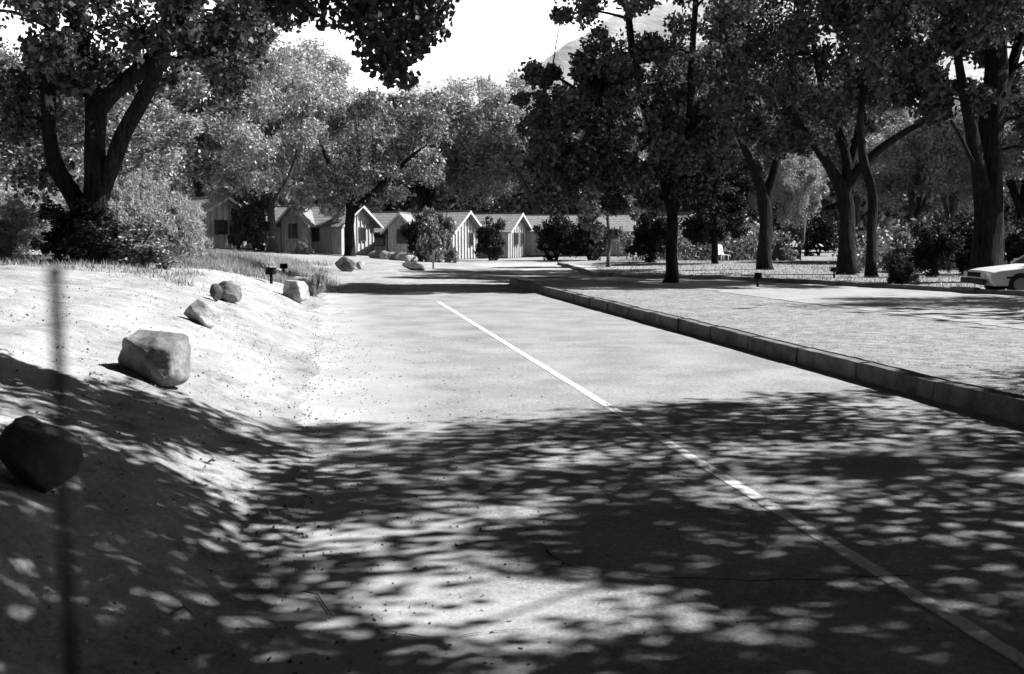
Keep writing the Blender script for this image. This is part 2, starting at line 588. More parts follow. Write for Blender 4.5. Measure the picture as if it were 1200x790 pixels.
# ------------------------------------------------------------------ rocks
def rock(name, px, py_bottom, d, size, mat, label, seed, tilt=0, planes=9, sink=.12, keep=None, group=None):
    r = random.Random(seed)
    x = (px - 600) / F * d
    z = gz(x, d)
    bm = bmesh.new()
    bmesh.ops.create_icosphere(bm, subdivisions=5, radius=1)
    pl = keep or []
    pl = [(Vector(n).normalized(), dd) for n, dd in pl]
    for _ in range(planes):
        n = Vector((r.gauss(0, 1), r.gauss(0, 1), r.gauss(0, .8))).normalized()
        pl.append((n, r.uniform(.60, .88)))
    for v in bm.verts:
        dr = v.co.normalized()
        m = 1.15
        for n, dd in pl:
            t = n.dot(dr)
            if t > .05:
                m = min(m, dd / t)
        k = 0
        # soft minimum for worn edges
        e = sum(math.exp(-34 * (dd / max(n.dot(dr), .05))) for n, dd in pl if n.dot(dr) > .05) + math.exp(-34 * 1.15)
        m = -math.log(e) / 34
        m += mnoise.fractal(dr * 2.2 + Vector((seed, 0, 0)), 1, 2, 5) * .045 + mnoise.fractal(dr * 9 + Vector((seed, 3, 0)), 1, 2, 4) * .018
        v.co = dr * m
    for v in bm.verts:
        v.co = Vector((v.co.x * size[0] / 2, v.co.y * size[1] / 2, v.co.z * size[2] / 2))
    rot = Matrix.Rotation(tilt, 3, 'Y')
    for v in bm.verts: v.co = rot @ v.co
    zmin = min(v.co.z for v in bm.verts)
    for v in bm.verts: v.co.z -= zmin
    for f in bm.faces: f.smooth = True
    me = bpy.data.meshes.new(name); bm.to_mesh(me); bm.free()
    me.materials.append(mat)
    o = bpy.data.objects.new(name, me); COL.objects.link(o)
    o.location = (x, d, z - size[2] * sink)
    return tag(o, label, 'boulder', group)

GR = 'boulders set along the bank beside the road'
rock('boulder', 178, 437, 8.3, (.64, .52, .45), M['rock_grey'], 'largest sunlit boulder on the bank, black faceted left side', 3, .05, 5, .15,
     keep=[((-.62, -.72, -.30), .50), ((.10, -.92, .10), .74), ((.15, -.55, .85), .70), ((.9, -.35, .1), .80), ((-.9, .2, .5), .85)], group=GR)
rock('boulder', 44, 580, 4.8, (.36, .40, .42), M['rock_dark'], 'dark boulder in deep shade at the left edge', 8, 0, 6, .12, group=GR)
rock('boulder', 237, 388, 12.9, (.50, .40, .36), M['rock_pale'], 'rounded white-topped boulder second up the bank', 14, .1, 11, .16, group=GR)
rock('boulder', 267, 358, 17.2, (.52, .42, .36), M['rock_grey'], 'small mottled boulder behind the white-topped one', 23, .1, 12, .12, group=GR)
rock('boulder', 345, 349, 23.0, (.66, .5, .50), M['rock_pale'], 'wedge-shaped boulder with black left face below the path lamps', 5, .25, 4, .1,
     keep=[((-.42, -.9, .05), .42), ((.8, -.3, .5), .6), ((-.2, 0, 1), .75)], group=GR)
rock('boulder', 358, 325, 27.5, (.75, .6, .50), M['rock_pale'], 'pale rounded boulder among weeds behind the wedge-shaped one', 31, 0, 6, .1, group=GR)
rock('boulder', 406, 315, 41.0, (.85, .6, .52), M['rock_grey'], 'dark-sided boulder alone on the pale sand before the cabins', 44, .35, 5, .1,
     keep=[((-.35, -.9, .2), .5)], group=GR)
rock('boulder', 423, 315, 43.0, (.38, .3, .32), M['rock_pale'], 'little pale rock just right of the lone dark-sided boulder', 47, .0, 5, .1, group=GR)
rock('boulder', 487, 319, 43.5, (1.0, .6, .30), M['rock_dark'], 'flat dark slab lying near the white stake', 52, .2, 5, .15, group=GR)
rock('boulder', 252, 352, 16.6, (.2, .18, .26), M['rock_dark'], 'little dark stone leaning on the small mottled boulder', 61, .0, 5, .1, group=GR)
for i, (px, d, lb) in enumerate([(440, 60, 'pale rock at the left end of the garden edging'), (453, 59, 'tall pale rock left of middle in the garden edging'),
                             (462, 58, 'pale rock in the middle of the garden edging'), (472, 57, 'low pale rock right of middle in the garden edging'), (481, 53, 'small rock at the right end of the garden edging')]):
    rock('edging_rock', px, 300, d, (.7, .5, .45 + .12 * (i == 1)), M['rock_pale'], lb, 70 + i, 0, 6, .15, group='edging rocks before the middle cabin')

# pebbles, clods and leaf litter on the bank (uncountable)
def scatter(n, f_pos, s0, s1, name, mat, label, cat, flat=.7):
    base = np.array([[1, 0, 0], [-1, 0, 0], [0, 1, 0], [0, -1, 0], [0, 0, 1], [0, 0, -1]], float)
    fb = np.array([[0, 2, 4], [2, 1, 4], [1, 3, 4], [3, 0, 4], [2, 0, 5], [1, 2, 5], [3, 1, 5], [0, 3, 5]])
    V, Fc = [], []
    for i in range(n):
        x, y = f_pos()
        s = s0 + (s1 - s0) * rng.random() ** 4
        a = rng.random() * 6.28
        b = base * (1 + rng.normal(0, .22, base.shape)) + rng.normal(0, .12, base.shape)
        b = b * s * np.array([1, .75, flat])
        ca, sa = math.cos(a), math.sin(a)
        b = np.stack([b[:, 0] * ca - b[:, 1] * sa, b[:, 0] * sa + b[:, 1] * ca, b[:, 2]], 1)
        b += np.array([x, y, gz(x, y) + s * .25])
        V.append(b); Fc.append(fb + 6 * i)
    o = mesh_np(name, np.concatenate(V), np.concatenate(Fc), mat)
    return tag(o, label, cat, kind='stuff')
def bankpos():
    s = 2.5 + 30 * rng.random() ** 1.6
    l = .4 - abs(rng.normal(0, 2.8))
    return L2w(l, s)
scatter(4200, bankpos, .003, .022, 'pebbles', M['pebble'], 'pebbles and clods strewn over the sandy bank', 'pebbles')
def roadpos():
    s = 2.5 + 14 * rng.random()
    return L2w(-.3 + abs(rng.normal(0, 1.2)), s)
scatter(350, roadpos, .003, .014, 'grit', M['pebble'], 'loose grit along the left edge of the asphalt', 'grit')

def cards(centres, a, b, mat, name, parent=None, droop=0, updir=None):
    n = len(centres)
    u = rng.normal(0, 1, (n, 3)); u /= np.linalg.norm(u, axis=1)[:, None]
    if droop:
        u[:, 2] -= droop; u /= np.linalg.norm(u, axis=1)[:, None]
    if updir is not None:
        u = u * .35 + np.array(updir); u /= np.linalg.norm(u, axis=1)[:, None]
    w_ = rng.normal(0, 1, (n, 3))
    v = np.cross(u, w_); v /= (np.linalg.norm(v, axis=1)[:, None] + 1e-9)
    sc = rng.uniform(.45, 1.0, (n, 1)) ** .8 * 1.45
    a_ = a * sc; b_ = b * sc
    c0 = centres - u * a_; c1 = centres + v * b_ + u * a_ * .15; c2 = centres + u * a_; c3 = centres - v * b_ + u * a_ * .15
    V = np.stack([c0, c1, c2, c3], 1).reshape(-1, 3)
    Fc = np.arange(4 * n).reshape(-1, 4)
    return mesh_np(name, V, Fc, mat, parent)

# leaf litter
pts = []
for i in range(3600):
    x, y = bankpos() if rng.random() < .75 else roadpos()
    pts.append((x, y, gz(x, y) + .012))
o = cards(np.array(pts), .011, .007, M['litter'], 'leaf_litter')
tag(o, 'dead leaves scattered on the bank and road edge', 'leaf litter', kind='stuff')

# twigs
for pl, lb in [([(355, 690), (372, 694), (384, 712), (392, 722)], 'short forked twig lying in the shaded dirt at lower left'),
               ([(200, 716), (215, 708), (232, 722)], 'dry bent twig lying near the bottom left of the bank'),
               ([(95, 462), (120, 470), (132, 482)], 'thin broken twig lying on the bank below the big boulder')]:
    P3 = []
    for px, py in pl:
        u, dy, dz = ray(px, py)
        t = 3
        for _ in range(40):
            t = (CAMZ - gz(u * t, dy * t) - .03) / -dz if dz < 0 else t
        P3.append(Vector((u * t, dy * t, gz(u * t, dy * t) + .02)))
    m = MB(); m.tube(P3, [.0032] * (len(P3) - 1) + [.001], 5)
    tag(m.build('twig', M['bark_pale']), lb, 'twig', 'fallen twigs')

# ------------------------------------------------------------------ grass
def blades(n, f_pos, h0, h1, wdt, mat, name, label, cat, lean=.35, parent=None, kind='stuff', off=(0, 0, 0)):
    V = np.zeros((n, 3, 3))
    for i in range(n):
        x, y = f_pos()
        z = gz(x, y) - .01
        h = h0 + (h1 - h0) * rng.random() ** 1.5
        a = rng.random() * 6.28
        wx, wy = math.cos(a) * wdt, math.sin(a) * wdt
        lx, ly = rng.normal(0, lean * h, 2)
        V[i] = [(x - wx, y - wy, z), (x + wx, y + wy, z), (x + lx, y + ly, z + h)]
    V = V.reshape(-1, 3) - np.array(off)
    o = mesh_np(name, V, np.arange(3 * n).reshape(-1, 3), mat, parent)
    if label: tag(o, label, cat, kind=kind)
    elif kind: tag(o, kind=kind)
    return o
# tall dry grass strip in front of the left cabins, px 180..370 depth 24..40
clus = [(rng.uniform(165, 385), rng.uniform(22, 46)) for _ in range(260)]
def gpos():
    px, d = clus[rng.integers(len(clus))]
    d += rng.normal(0, .35); px += rng.normal(0, 7)
    # keep the strip: lower edge falls to the right
    dmin = 22 + max(0, (px - 200)) * .035
    if d < dmin: d = dmin + abs(rng.normal(0, .5))
    return (px - 600) / F * d, d
blades(30000, gpos, .05, .30, .011, M['dry_grass'], 'tall_grass', 'tall dry weeds in a strip below the left cabins', 'weeds')
clus2 = [(rng.uniform(-20, 230), rng.uniform(17, 23)) for _ in range(120)]
def gpos2():
    px, d = clus2[rng.integers(len(clus2))]
    return (px + rng.normal(0, 7) - 600) / F * d, d + rng.normal(0, .3)
blades(5000, gpos2, .03, .16, .010, M['dry_grass'], 'short_grass', 'short dry grass tufts at the foot of the left shrubs', 'grass')
def ipos():
    while True:
        s = rng.uniform(1, 33) ; l = 5.98 + 9 * rng.random() ** 1.7
        x, y = L2w(l, s)
        if mnoise.noise(Vector((x * 1.2, y * 1.2, 0))) > -.05 and x / max(y, .1) < .62:
            nx = np.interp(-y, [-36, -32.6, -27.5, -22.5, -15.5, -8, 0], [1.2, 3.4, 5.2, 6.3, 8.2, 10.4, 12.5])
            if x < nx - .1: return x, y
blades(26000, ipos, .008, .035, .007, M['dry_grass'], 'island_turf', 'thin dry turf on the island right of the kerb', 'turf', .5)
def rpos():
    d = rng.uniform(27, 62); px = rng.uniform(700, 1240)
    x = (px - 600) / F * d
    fx_ = np.interp(-d, [-57, -41.5, -36.6, -31, -26.4, -19], [2.6, 3.2, 6.2, 9.6, 12.2, 15.5])
    return (x, d) if x > fx_ + .3 else rpos()
blades(16000, rpos, .03, .14, .014, M['leaf_mid'], 'lawn', 'thin shaded lawn under the right-hand trees', 'lawn', .4)

# ------------------------------------------------------------------ trees
def curve_pts(P, n):
    """Catmull-Rom through 3D points with radii"""
    P = np.array(P, float)
    out = []
    m = len(P)
    for i in range(m - 1):
        p0 = P[max(i - 1, 0)]; p1 = P[i]; p2 = P[i + 1]; p3 = P[min(i + 2, m - 1)]
        for k in range(n):
            t = k / n
            out.append(.5 * ((2 * p1) + (-p0 + p2) * t + (2 * p0 - 5 * p1 + 4 * p2 - p3) * t * t + (-p0 + 3 * p1 - 3 * p2 + p3) * t ** 3))
    out.append(P[-1])
    return np.array(out)

def tubes_np(paths, k_for):
    """paths: list of (n,4) xyz r -> verts, quads"""
    V, Q = [], []
    off = 0
    for P in paths:
        n = len(P); k = k_for(P[0, 3])
        T = np.gradient(P[:, :3], axis=0); T /= (np.linalg.norm(T, axis=1)[:, None] + 1e-9)
        u = np.cross(T[0], [.31, .9, .2]); u /= np.linalg.norm(u)
        ang = np.arange(k) * 2 * math.pi / k
        for i in range(n):
            u = u - T[i] * u.dot(T[i]); u /= (np.linalg.norm(u) + 1e-9)
            v = np.cross(T[i], u)
            rr = P[i, 3] * (1 + .13 * np.sin(ang * 3 + i * .35) * (P[0, 3] > .1))
            V.append(P[i, :3] + (np.cos(ang) * rr)[:, None] * u + (np.sin(ang) * rr)[:, None] * v)
        idx = off + np.arange(n * k).reshape(n, k)
        nx2 = np.roll(idx, -1, axis=1)
        Q.append(np.stack([idx[:-1], nx2[:-1], nx2[1:], idx[1:]], -1).reshape(-1, 4))
        off += n * k
    return np.concatenate(V), np.concatenate(Q)

def build_tree(name, base, stems, clumps, leaf=(.05, .035), nsub=12, nleaf=40, sub_sig=.12, lm='leaf_mid', bm_='bark', droop=.4, twig=False, shell=.5, rcap=9):
    """stems: list of [(x,y,z,r)...] world; clumps: list of (x,y,z,rx,ry,rz)"""
    base = np.array(base, float)
    root = empty(name, tuple(base))
    paths = [curve_pts(s, 6) for s in stems]
    nodes_ = np.concatenate([p[2:] for p in paths])
    nodes_ = list(map(tuple, nodes_))
    cl = [np.array(c, float) for c in clumps]
    N = np.array(nodes_)
    def near(c):
        d = np.linalg.norm(N[:, :3] - c[:3], axis=1) + 1.6 * np.maximum(N[:, 2] - c[2], 0)
        i = int(np.argmin(d)); return d[i], i
    rem = list(range(len(cl)))
    rem.sort(key=lambda i: near(cl[i])[0])
    LP = []
    for i in rem:
        c = cl[i]
        dd, j = near(c)
        a = N[j]
        e = c[:3]
        r0 = min(a[3] * .62, .018 + .022 * dd, rcap)
        mid = (a[:3] + e) / 2 + np.array([rng.normal(0, .07), rng.normal(0, .07), .10]) * dd
        P = np.array([[*a[:3], r0], [*mid, r0 * .7], [*e, r0 * .32]])
        cp = curve_pts(P, 4)
        paths.append(cp)
        N = np.vstack([N, cp[2:]])
        # leaves
        q = rng.normal(0, 1, (nsub, 3)); q /= np.linalg.norm(q, axis=1)[:, None]
        q *= (shell + (1 - shell) * rng.random((nsub, 1)))
        sc = e + q * c[3:6]
        if twig:
            for t in sc[:6]:
                paths.append(np.array([[*e, r0 * .3], [*((e + t) / 2 + [0, 0, .03]), r0 * .2], [*t, .003]]))
        n = int(nleaf * rng.uniform(.6, 1.4))
        L_ = np.repeat(sc, n, axis=0) + rng.normal(0, 1, (nsub * n, 3)) * sub_sig * (np.mean(c[3:6]) / .6)
        LP.append(L_)
    v, q = tubes_np(paths, lambda r: 12 if r > .12 else (7 if r > .04 else 4))
    mesh_np('trunk', v - base, q, M[bm_], root, smooth=True)
    if LP:
        cards(np.concatenate(LP) - base, leaf[0], leaf[1], M[lm], 'crown', root, droop)
    return root

def fill(n, px0, py0, px1, py1, d, dd, r, rj=.25, flat=.8, test=None):
    out = []
    while len(out) < n:
        px = rng.uniform(px0, px1); py = rng.uniform(py0, py1)
        if test and not test(px, py): continue
        de = d + rng.uniform(-dd, dd)
        # keep the same metres, not the same pixels, when the depth wanders
        p = W(px, py, d); p.y = de
        rr = r * rng.uniform(1 - rj, 1 + rj)
        out.append((p.x, p.y, p.z, rr, rr, rr * flat))
    return out

def stem(d, pts, dj=0):
    """pts: (px, py, width px[, depth offset])"""
    out = []
    for p in pts:
        q = W(p[0], p[1], d)
        off = p[3] if len(p) > 3 else 0
        out.append((q.x, q.y + off, q.z, p[2] * d / F / 2))
    return out

CW = 'cottonwood trees around the road'

# --- big forked tree at the left, depth 20
d = 20.0
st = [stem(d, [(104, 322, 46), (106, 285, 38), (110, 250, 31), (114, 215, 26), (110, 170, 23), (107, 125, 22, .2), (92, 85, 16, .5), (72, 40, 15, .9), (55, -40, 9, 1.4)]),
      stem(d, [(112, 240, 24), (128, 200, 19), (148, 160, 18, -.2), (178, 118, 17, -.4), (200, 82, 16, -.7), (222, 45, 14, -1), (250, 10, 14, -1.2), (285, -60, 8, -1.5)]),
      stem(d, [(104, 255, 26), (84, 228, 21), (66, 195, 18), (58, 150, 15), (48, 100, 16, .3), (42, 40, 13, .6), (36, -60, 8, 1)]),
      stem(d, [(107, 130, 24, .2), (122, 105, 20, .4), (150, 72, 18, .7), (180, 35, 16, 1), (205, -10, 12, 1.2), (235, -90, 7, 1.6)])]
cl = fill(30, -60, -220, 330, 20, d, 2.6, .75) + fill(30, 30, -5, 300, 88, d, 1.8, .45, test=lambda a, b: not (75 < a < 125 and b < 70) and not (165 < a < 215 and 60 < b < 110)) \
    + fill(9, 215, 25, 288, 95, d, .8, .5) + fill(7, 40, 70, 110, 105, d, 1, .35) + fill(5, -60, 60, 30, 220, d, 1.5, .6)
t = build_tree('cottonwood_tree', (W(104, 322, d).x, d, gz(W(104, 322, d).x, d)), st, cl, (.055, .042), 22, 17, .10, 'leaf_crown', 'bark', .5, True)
tag(t, 'big black forked tree rising from shrubs at the far left', 'tree', CW)

# --- tree left of the camera whose branch hangs into the top of the picture
base = (-6.4, 7.2, gz(-6.4, 7.2))
st = [[(-6.4, 7.2, .9, .34), (-6.3, 7.3, 2.6, .28), (-5.9, 7.4, 4.4, .22), (-5.0, 7.6, 6.0, .16), (-3.6, 7.9, 6.9, .11), (-1.8, 7.6, 6.0, .06), (-1.2, 7.5, 4.8, .03), (-1.0, 7.5, 3.5, .012)],
      [(-5.9, 7.4, 4.4, .17), (-6.6, 7.0, 6.5, .13), (-6.2, 6.4, 8.5, .08), (-5.6, 6, 10, .03)],
      [(-3.6, 7.9, 6.9, .07), (-2.8, 7.6, 5.8, .04), (-2.2, 7.5, 4.6, .02), (-1.9, 7.5, 3.6, .008)]]
d = 7.5
def tri(px, py):
    return py < 110 - abs(px - 462) * 1.0 - (12 if px < 430 else 0)
cl = []
for (px, py, rr) in [(410, 15, .13), (430, 10, .17), (455, 15, .18), (480, 20, .17), (500, 15, .14), (432, 45, .14), (455, 50, .17), (478, 48, .14), (498, 36, .10), (445, 72, .11), (466, 76, .12), (460, 96, .06), (475, 88, .06),
                     (415, -20, .2), (460, -25, .25), (500, -15, .18), (440, -60, .3), (480, -70, .3), (400, -70, .25), (378, 22, .08), (358, 18, .07), (345, 38, .05), (350, 5, .1), (318, 12, .08), (335, -10, .14), (372, -15, .15), (300, -15, .16),
                     (310, -60, .25), (350, -80, .3), (515, -55, .2)]:
    p = W(px, py, d); cl.append((p.x, p.y + rng.uniform(-.3, .3), p.z, rr, rr, rr))
sparse_n = len(cl)
big = []
for _ in range(26):
    a = rng.uniform(0, 6.28); q = rng.uniform(0, 2.6)
    big.append((-5.2 + q * math.cos(a), 6.6 + q * math.sin(a) * .9, rng.uniform(5.8, 10), .8, .8, .6))
t = build_tree('cottonwood_tree', base, st, big, (.05, .038), 12, 26, .14, 'leaf_dark', 'bark', .5)
tag(t, 'leafy branch tip hanging into the top of the sky opening', 'tree', CW)
# hanging spray gets its own crown mesh with dense crisp leaves, on the same tree
LPs = []
for c in cl:
    n = int(1500 * (c[3] ** 2) * 5.5)
    q = rng.normal(0, 1, (max(n, 14), 3)); q = q / np.linalg.norm(q, axis=1)[:, None] * rng.random((len(q), 1)) ** .4
    LPs.append(np.array(c[:3]) + q * np.array(c[3:6]) * 1.25)
LPs = np.concatenate(LPs)
o = cards(LPs - np.array(base), .027, .022, M['leaf_spray'], 'hanging_spray', t, .6)
tw = []
for c in cl:
    c = np.array(c[:3])
    a = np.array([-1.25, 7.5, 4.7]) if c[0] > -1.5 else np.array([-2.1, 7.5, 4.6])
    tw.append(curve_pts(np.array([[*a, .012], [*((a + c) / 2 + [0, 0, .12]), .008], [*c, .003]]), 4))
v, q = tubes_np(tw, lambda r: 5)
mesh_np('twigs', v - np.array(base), q, M['bark'], t, smooth=True)

# --- tree on the island, depth 31.5
d = 32.0
st = [stem(d, [(787, 333, 22), (788, 322, 15), (786, 290, 13), (788, 255, 12), (780, 215, 11), (766, 160, 10, .3), (752, 100, 9, .5), (742, 30, 8, .8), (735, -60, 5, 1)]),
      stem(d, [(788, 255, 11), (800, 215, 10), (806, 150, 9, -.3), (808, 80, 8, -.4), (812, 0, 6, -.6), (818, -90, 4, -.8)]),
      stem(d, [(786, 225, 7), (800, 200, 6, .4), (835, 150, 5, .8), (860, 100, 4, 1)]),
      stem(d, [(770, 175, 7), (735, 150, 5, -.4), (690, 120, 4, -.8), (645, 92, 3, -1)])]
def t787(px, py):
    cx = 745; 
    e = ((px - cx) / 150) ** 2 + ((py - 40) / 205) ** 2
    if e > 1: return False
    if py < 75 and px < 632 + rng.uniform(-4, 22): return False
    return not ((760 < px < 800) and 150 < py < 215 and rng.random() < .7)
cl = fill(120, 600, -165, 890, 245, d, 2.2, .5, .5, .8, t787) + fill(26, 640, 90, 860, 232, d, 2.0, .42, .4) + fill(8, 600, 60, 650, 200, d, 1, .3) + fill(10, 690, 170, 800, 245, d, 1, .38)
g_main = rng
rng = np.random.default_rng(91)
extra = fill(30, 606, 62, 735, 215, d, 1.8, .5, .4, .8, lambda a, b: a > 606 + abs(b - 130) * .35)
more = []
for c in extra:
    q = rng.normal(0, 1, (22, 3)); q /= np.linalg.norm(q, axis=1)[:, None]
    sc = np.array(c[:3]) + q * c[3] * (.4 + .6 * rng.random((22, 1)))
    more.append(np.repeat(sc, 18, axis=0) + rng.normal(0, .10, (22 * 18, 3)))
rng = g_main
t = build_tree('cottonwood_tree', (W(787, 333, d).x, d, gz(W(787, 333, d).x, d)), st, cl, (.065, .046), 24, 18, .12, 'leaf_crown', 'bark', .5)
rng = np.random.default_rng(92)
lower_crown = cards(np.concatenate(more) - np.array(t.location), .065, .046, M['leaf_crown'], 'lower_crown', t, .5)
Nn = np.array([(v.co.x, v.co.y, v.co.z) for v in t.children[0].data.vertices])
tw = []
for c in extra:
    e = np.array(c[:3]) - np.array(t.location)
    k = int(np.argmin(np.linalg.norm(Nn - e, axis=1) + 1.5 * np.maximum(Nn[:, 2] - e[2], 0)))
    a_ = Nn[k]
    tw.append(curve_pts(np.array([[*a_, .025], [*((a_ + e) / 2 + [0, 0, .08]), .016], [*e, .006]]), 4))
for b_ in tw:
    v, q = tubes_np([b_], lambda r: 5)
    mesh_np('branch', v, q, M['bark'], t, smooth=True)
rng = g_main
tag(t, 'dark leafy tree with slim trunk standing alone at the island edge', 'tree', CW)

# --- right-hand trees
def rtree(d, stems_, cl, label, leafs=(.085, .06), lm='leaf_crown', bark='bark', nsub=22, nleaf=18):
    b = stems_[0][0]
    t = build_tree('cottonwood_tree', (b[0], b[1], gz(b[0], b[1])), stems_, cl, leafs, nsub, nleaf, .12, lm, bark, .5)
    tag(t, label, 'tree', CW)
    return t
d = 46
rtree(d, [stem(d, [(897, 318, 22), (896, 300, 16), (897, 260, 15), (893, 225, 13), (880, 190, 9), (862, 150, 7), (850, 100, 5)]),
          stem(d, [(896, 235, 11), (908, 200, 10), (915, 160, 8), (925, 110, 6), (930, 60, 4)])],
      fill(48, 825, -20, 965, 185, d, 3, .85, test=lambda a, b: ((a - 893) / 72) ** 2 + ((b - 80) / 115) ** 2 < 1) + fill(6, 850, 150, 900, 215, d, 1.5, .5), 'dark tree with forked trunk between the island tree and the clearing')
d = 42
rtree(d, [stem(d, [(994, 321, 28), (993, 300, 20), (992, 260, 18), (988, 225, 17), (972, 195, 11), (950, 165, 9), (925, 130, 6), (900, 95, 4)]),
          stem(d, [(989, 235, 15), (994, 195, 12), (985, 150, 9, .4), (970, 100, 7, .8), (960, 30, 5, 1)]),
          stem(d, [(991, 220, 13), (1008, 195, 11, -.3), (1030, 172, 9, -.6), (1055, 155, 7, -.8), (1085, 140, 5, -1), (1110, 120, 3)]),
          stem(d, [(994, 200, 10), (1008, 160, 9, .3), (1015, 110, 7, .5), (1020, 40, 5, .9)])],
      fill(88, 890, -130, 1110, 165, d, 3.6, .8, test=lambda a, b: ((a - 1000) / 112) ** 2 + ((b - 10) / 150) ** 2 < 1) + fill(5, 900, 130, 960, 175, d, 1, .4), 'large spreading dark tree with many limbs right of the clearing')
d = 38
rtree(d, [stem(d, [(1022, 327, 18), (1021, 310, 12), (1021, 270, 11), (1022, 225, 11), (1012, 185, 10), (1008, 140, 8), (1015, 80, 6), (1025, 0, 4)])],
      fill(34, 985, -100, 1085, 110, d, 2, .7), 'slim straight-trunked dark tree close beside the large spreading one')
d = 33
rtree(d, [stem(d, [(1158, 345, 54), (1157, 325, 40), (1156, 290, 34), (1158, 230, 31), (1160, 170, 29), (1166, 100, 26), (1170, 20, 22, .3), (1175, -80, 17, .5), (1180, -180, 9, .8)]),
          stem(d, [(1154, 245, 22), (1144, 205, 17, -.3), (1132, 170, 15, -.5), (1120, 130, 12, -.8), (1108, 80, 9, -1), (1095, 20, 6, -1.2)]),
          stem(d, [(1160, 215, 10), (1130, 190, 5, -.6), (1112, 165, 4, -.9), (1098, 145, 3, -1)]),
          stem(d, [(1165, 130, 18), (1190, 80, 13, .3), (1215, 20, 9, .7), (1235, -60, 5)])],
      fill(64, 1045, -210, 1290, 60, d, 3.2, .8) + fill(18, 1060, 30, 1150, 130, d, 1.6, .42) + fill(12, 1180, 30, 1290, 190, d, 2, .6), 'massive dark trunked tree at the right edge behind the parked car')

# trees outside the frame on the right that shade the road
def off_tree(bx, by, stems_, cl, label, leafs=(.05, .038), nsub=13, nleaf=19, sig=.24):
    stems_ = [[(a, b, c_, r_ * (1 if c_ < 3 else .7 if c_ < 4.5 else .4)) for a, b, c_, r_ in st_] for st_ in stems_]
    t = build_tree('cottonwood_tree', (bx, by, gz(bx, by)), stems_, cl, leafs, nsub, nleaf, sig, 'leaf_dark', 'bark', .4, rcap=.02)
    tag(t, label, 'tree', CW)
def canopy(n, x0, x1, y0, y1, z0, z1, r=.8, test=None):
    out = []
    while len(out) < n:
        x = rng.uniform(x0, x1); y = rng.uniform(y0, y1); z = rng.uniform(z0, z1)
        if test and not test(x, y, z): continue
        rr = r * rng.uniform(.6, 1.3)
        xs = x - 1.06 * (z - .3); yg = y - .15 * (z - .3)
        if y < 12 and -1.7 < xs < .4 and 2.5 < yg < 5.4 and rng.random() < .5: continue
        if y < 12 and -4.6 < xs < -.9 and 5.8 < yg < 7.8 and rng.random() < .4: continue
        if y < 12 and xs < -1.4 and yg < 5.8 and rng.random() < .25: continue
        if y < 12 and (xs < -6.5 or xs > 7): continue
        if y < 13 and yg + rr * .95 > np.interp(xs, [-6, -3.3, -2, 0, 3, 4.2, 6], [6.7, 7.6, 8.8, 9.9, 10.3, 11.0, 11.8]): continue
        if y > 0 and z - rr * 1.2 < 1.6 + (y + rr) * .245 and abs(x) < (y + 2) * .56: continue
        out.append((x, y, z, rr, rr, rr * .7))
    return out
off_tree(9.6, 6.4, [[(9.6, 6.4, .1, .36), (9.5, 6.3, 2, .3), (9.0, 6.2, 4, .22), (7.6, 6.6, 5.6, .09), (5.6, 6.2, 6.8, .05), (3, 6.9, 7.8, .02)],
                    [(9.0, 6.2, 4, .18), (9.2, 7.6, 6, .08), (8.6, 8.9, 7.5, .04), (8.3, 9.6, 8.4, .02)],
                    [(7.6, 6.5, 5.7, .06), (6.6, 4.5, 7, .04), (5.6, 3, 7.8, .02)]],
         canopy(196, 2.2, 15, 2.8, 12.4, 4.6, 8.6, .5), 'tall tree outside the frame whose crown shades the near road')
off_tree(5.6, -1.8, [[(5.6, -1.8, .1, .36), (5.5, -1.6, 2, .3), (5, -1, 4, .2), (4.6, .8, 5.6, .08), (3.6, 2.2, 6.8, .05), (2.5, 3.2, 7.4, .02)],
                     [(5, -1, 4, .2), (5.6, -.6, 6.5, .14), (6, 0, 9, .05)]],
         canopy(122, -1.5, 12, .2, 7.0, 4.6, 8.6, .5) + canopy(6, 5.5, 9.5, 2.6, 6.2, 4.6, 7, .5, test=lambda x, y, z: 1.2 < x - 1.07 * z < 3.2), 'tree behind the camera whose crown shades the near bank')
off_tree(16.8, 22.3, [[(16.8, 22.3, .1, .4), (16.7, 22.3, 2, .34), (16.2, 22.2, 4.2, .28), (15.8, 22, 7, .18), (15.5, 22, 9.5, .08)],
                      [(16.2, 22.2, 4.2, .2), (17.4, 22.5, 6.5, .14), (18, 22.8, 9, .05)]],
         canopy(48, 14.6, 20.5, 22.0, 25.6, 4.0, 8.4, .75), 'tree outside the frame at right shading the side road', nsub=12, nleaf=36)

# left-hand leafy canopy over the near bank: another tree standing left of the camera
off_tree(-5.6, 2.2, [[(-5.6, 2.2, 1, .3), (-5.5, 2.3, 3, .25), (-4.6, 2.9, 4.6, .16), (-3, 3.6, 5.6, .08), (-.8, 4.6, 6.2, .03)],
                     [(-4.6, 2.9, 5, .15), (-4.8, 3.6, 7, .1), (-4.4, 4.4, 8.6, .04)]],
         canopy(104, -3.6, 4.6, 1.6, 8.6, 3.4, 7.0, .45), 'tree just left of the camera with its crown over the bank')

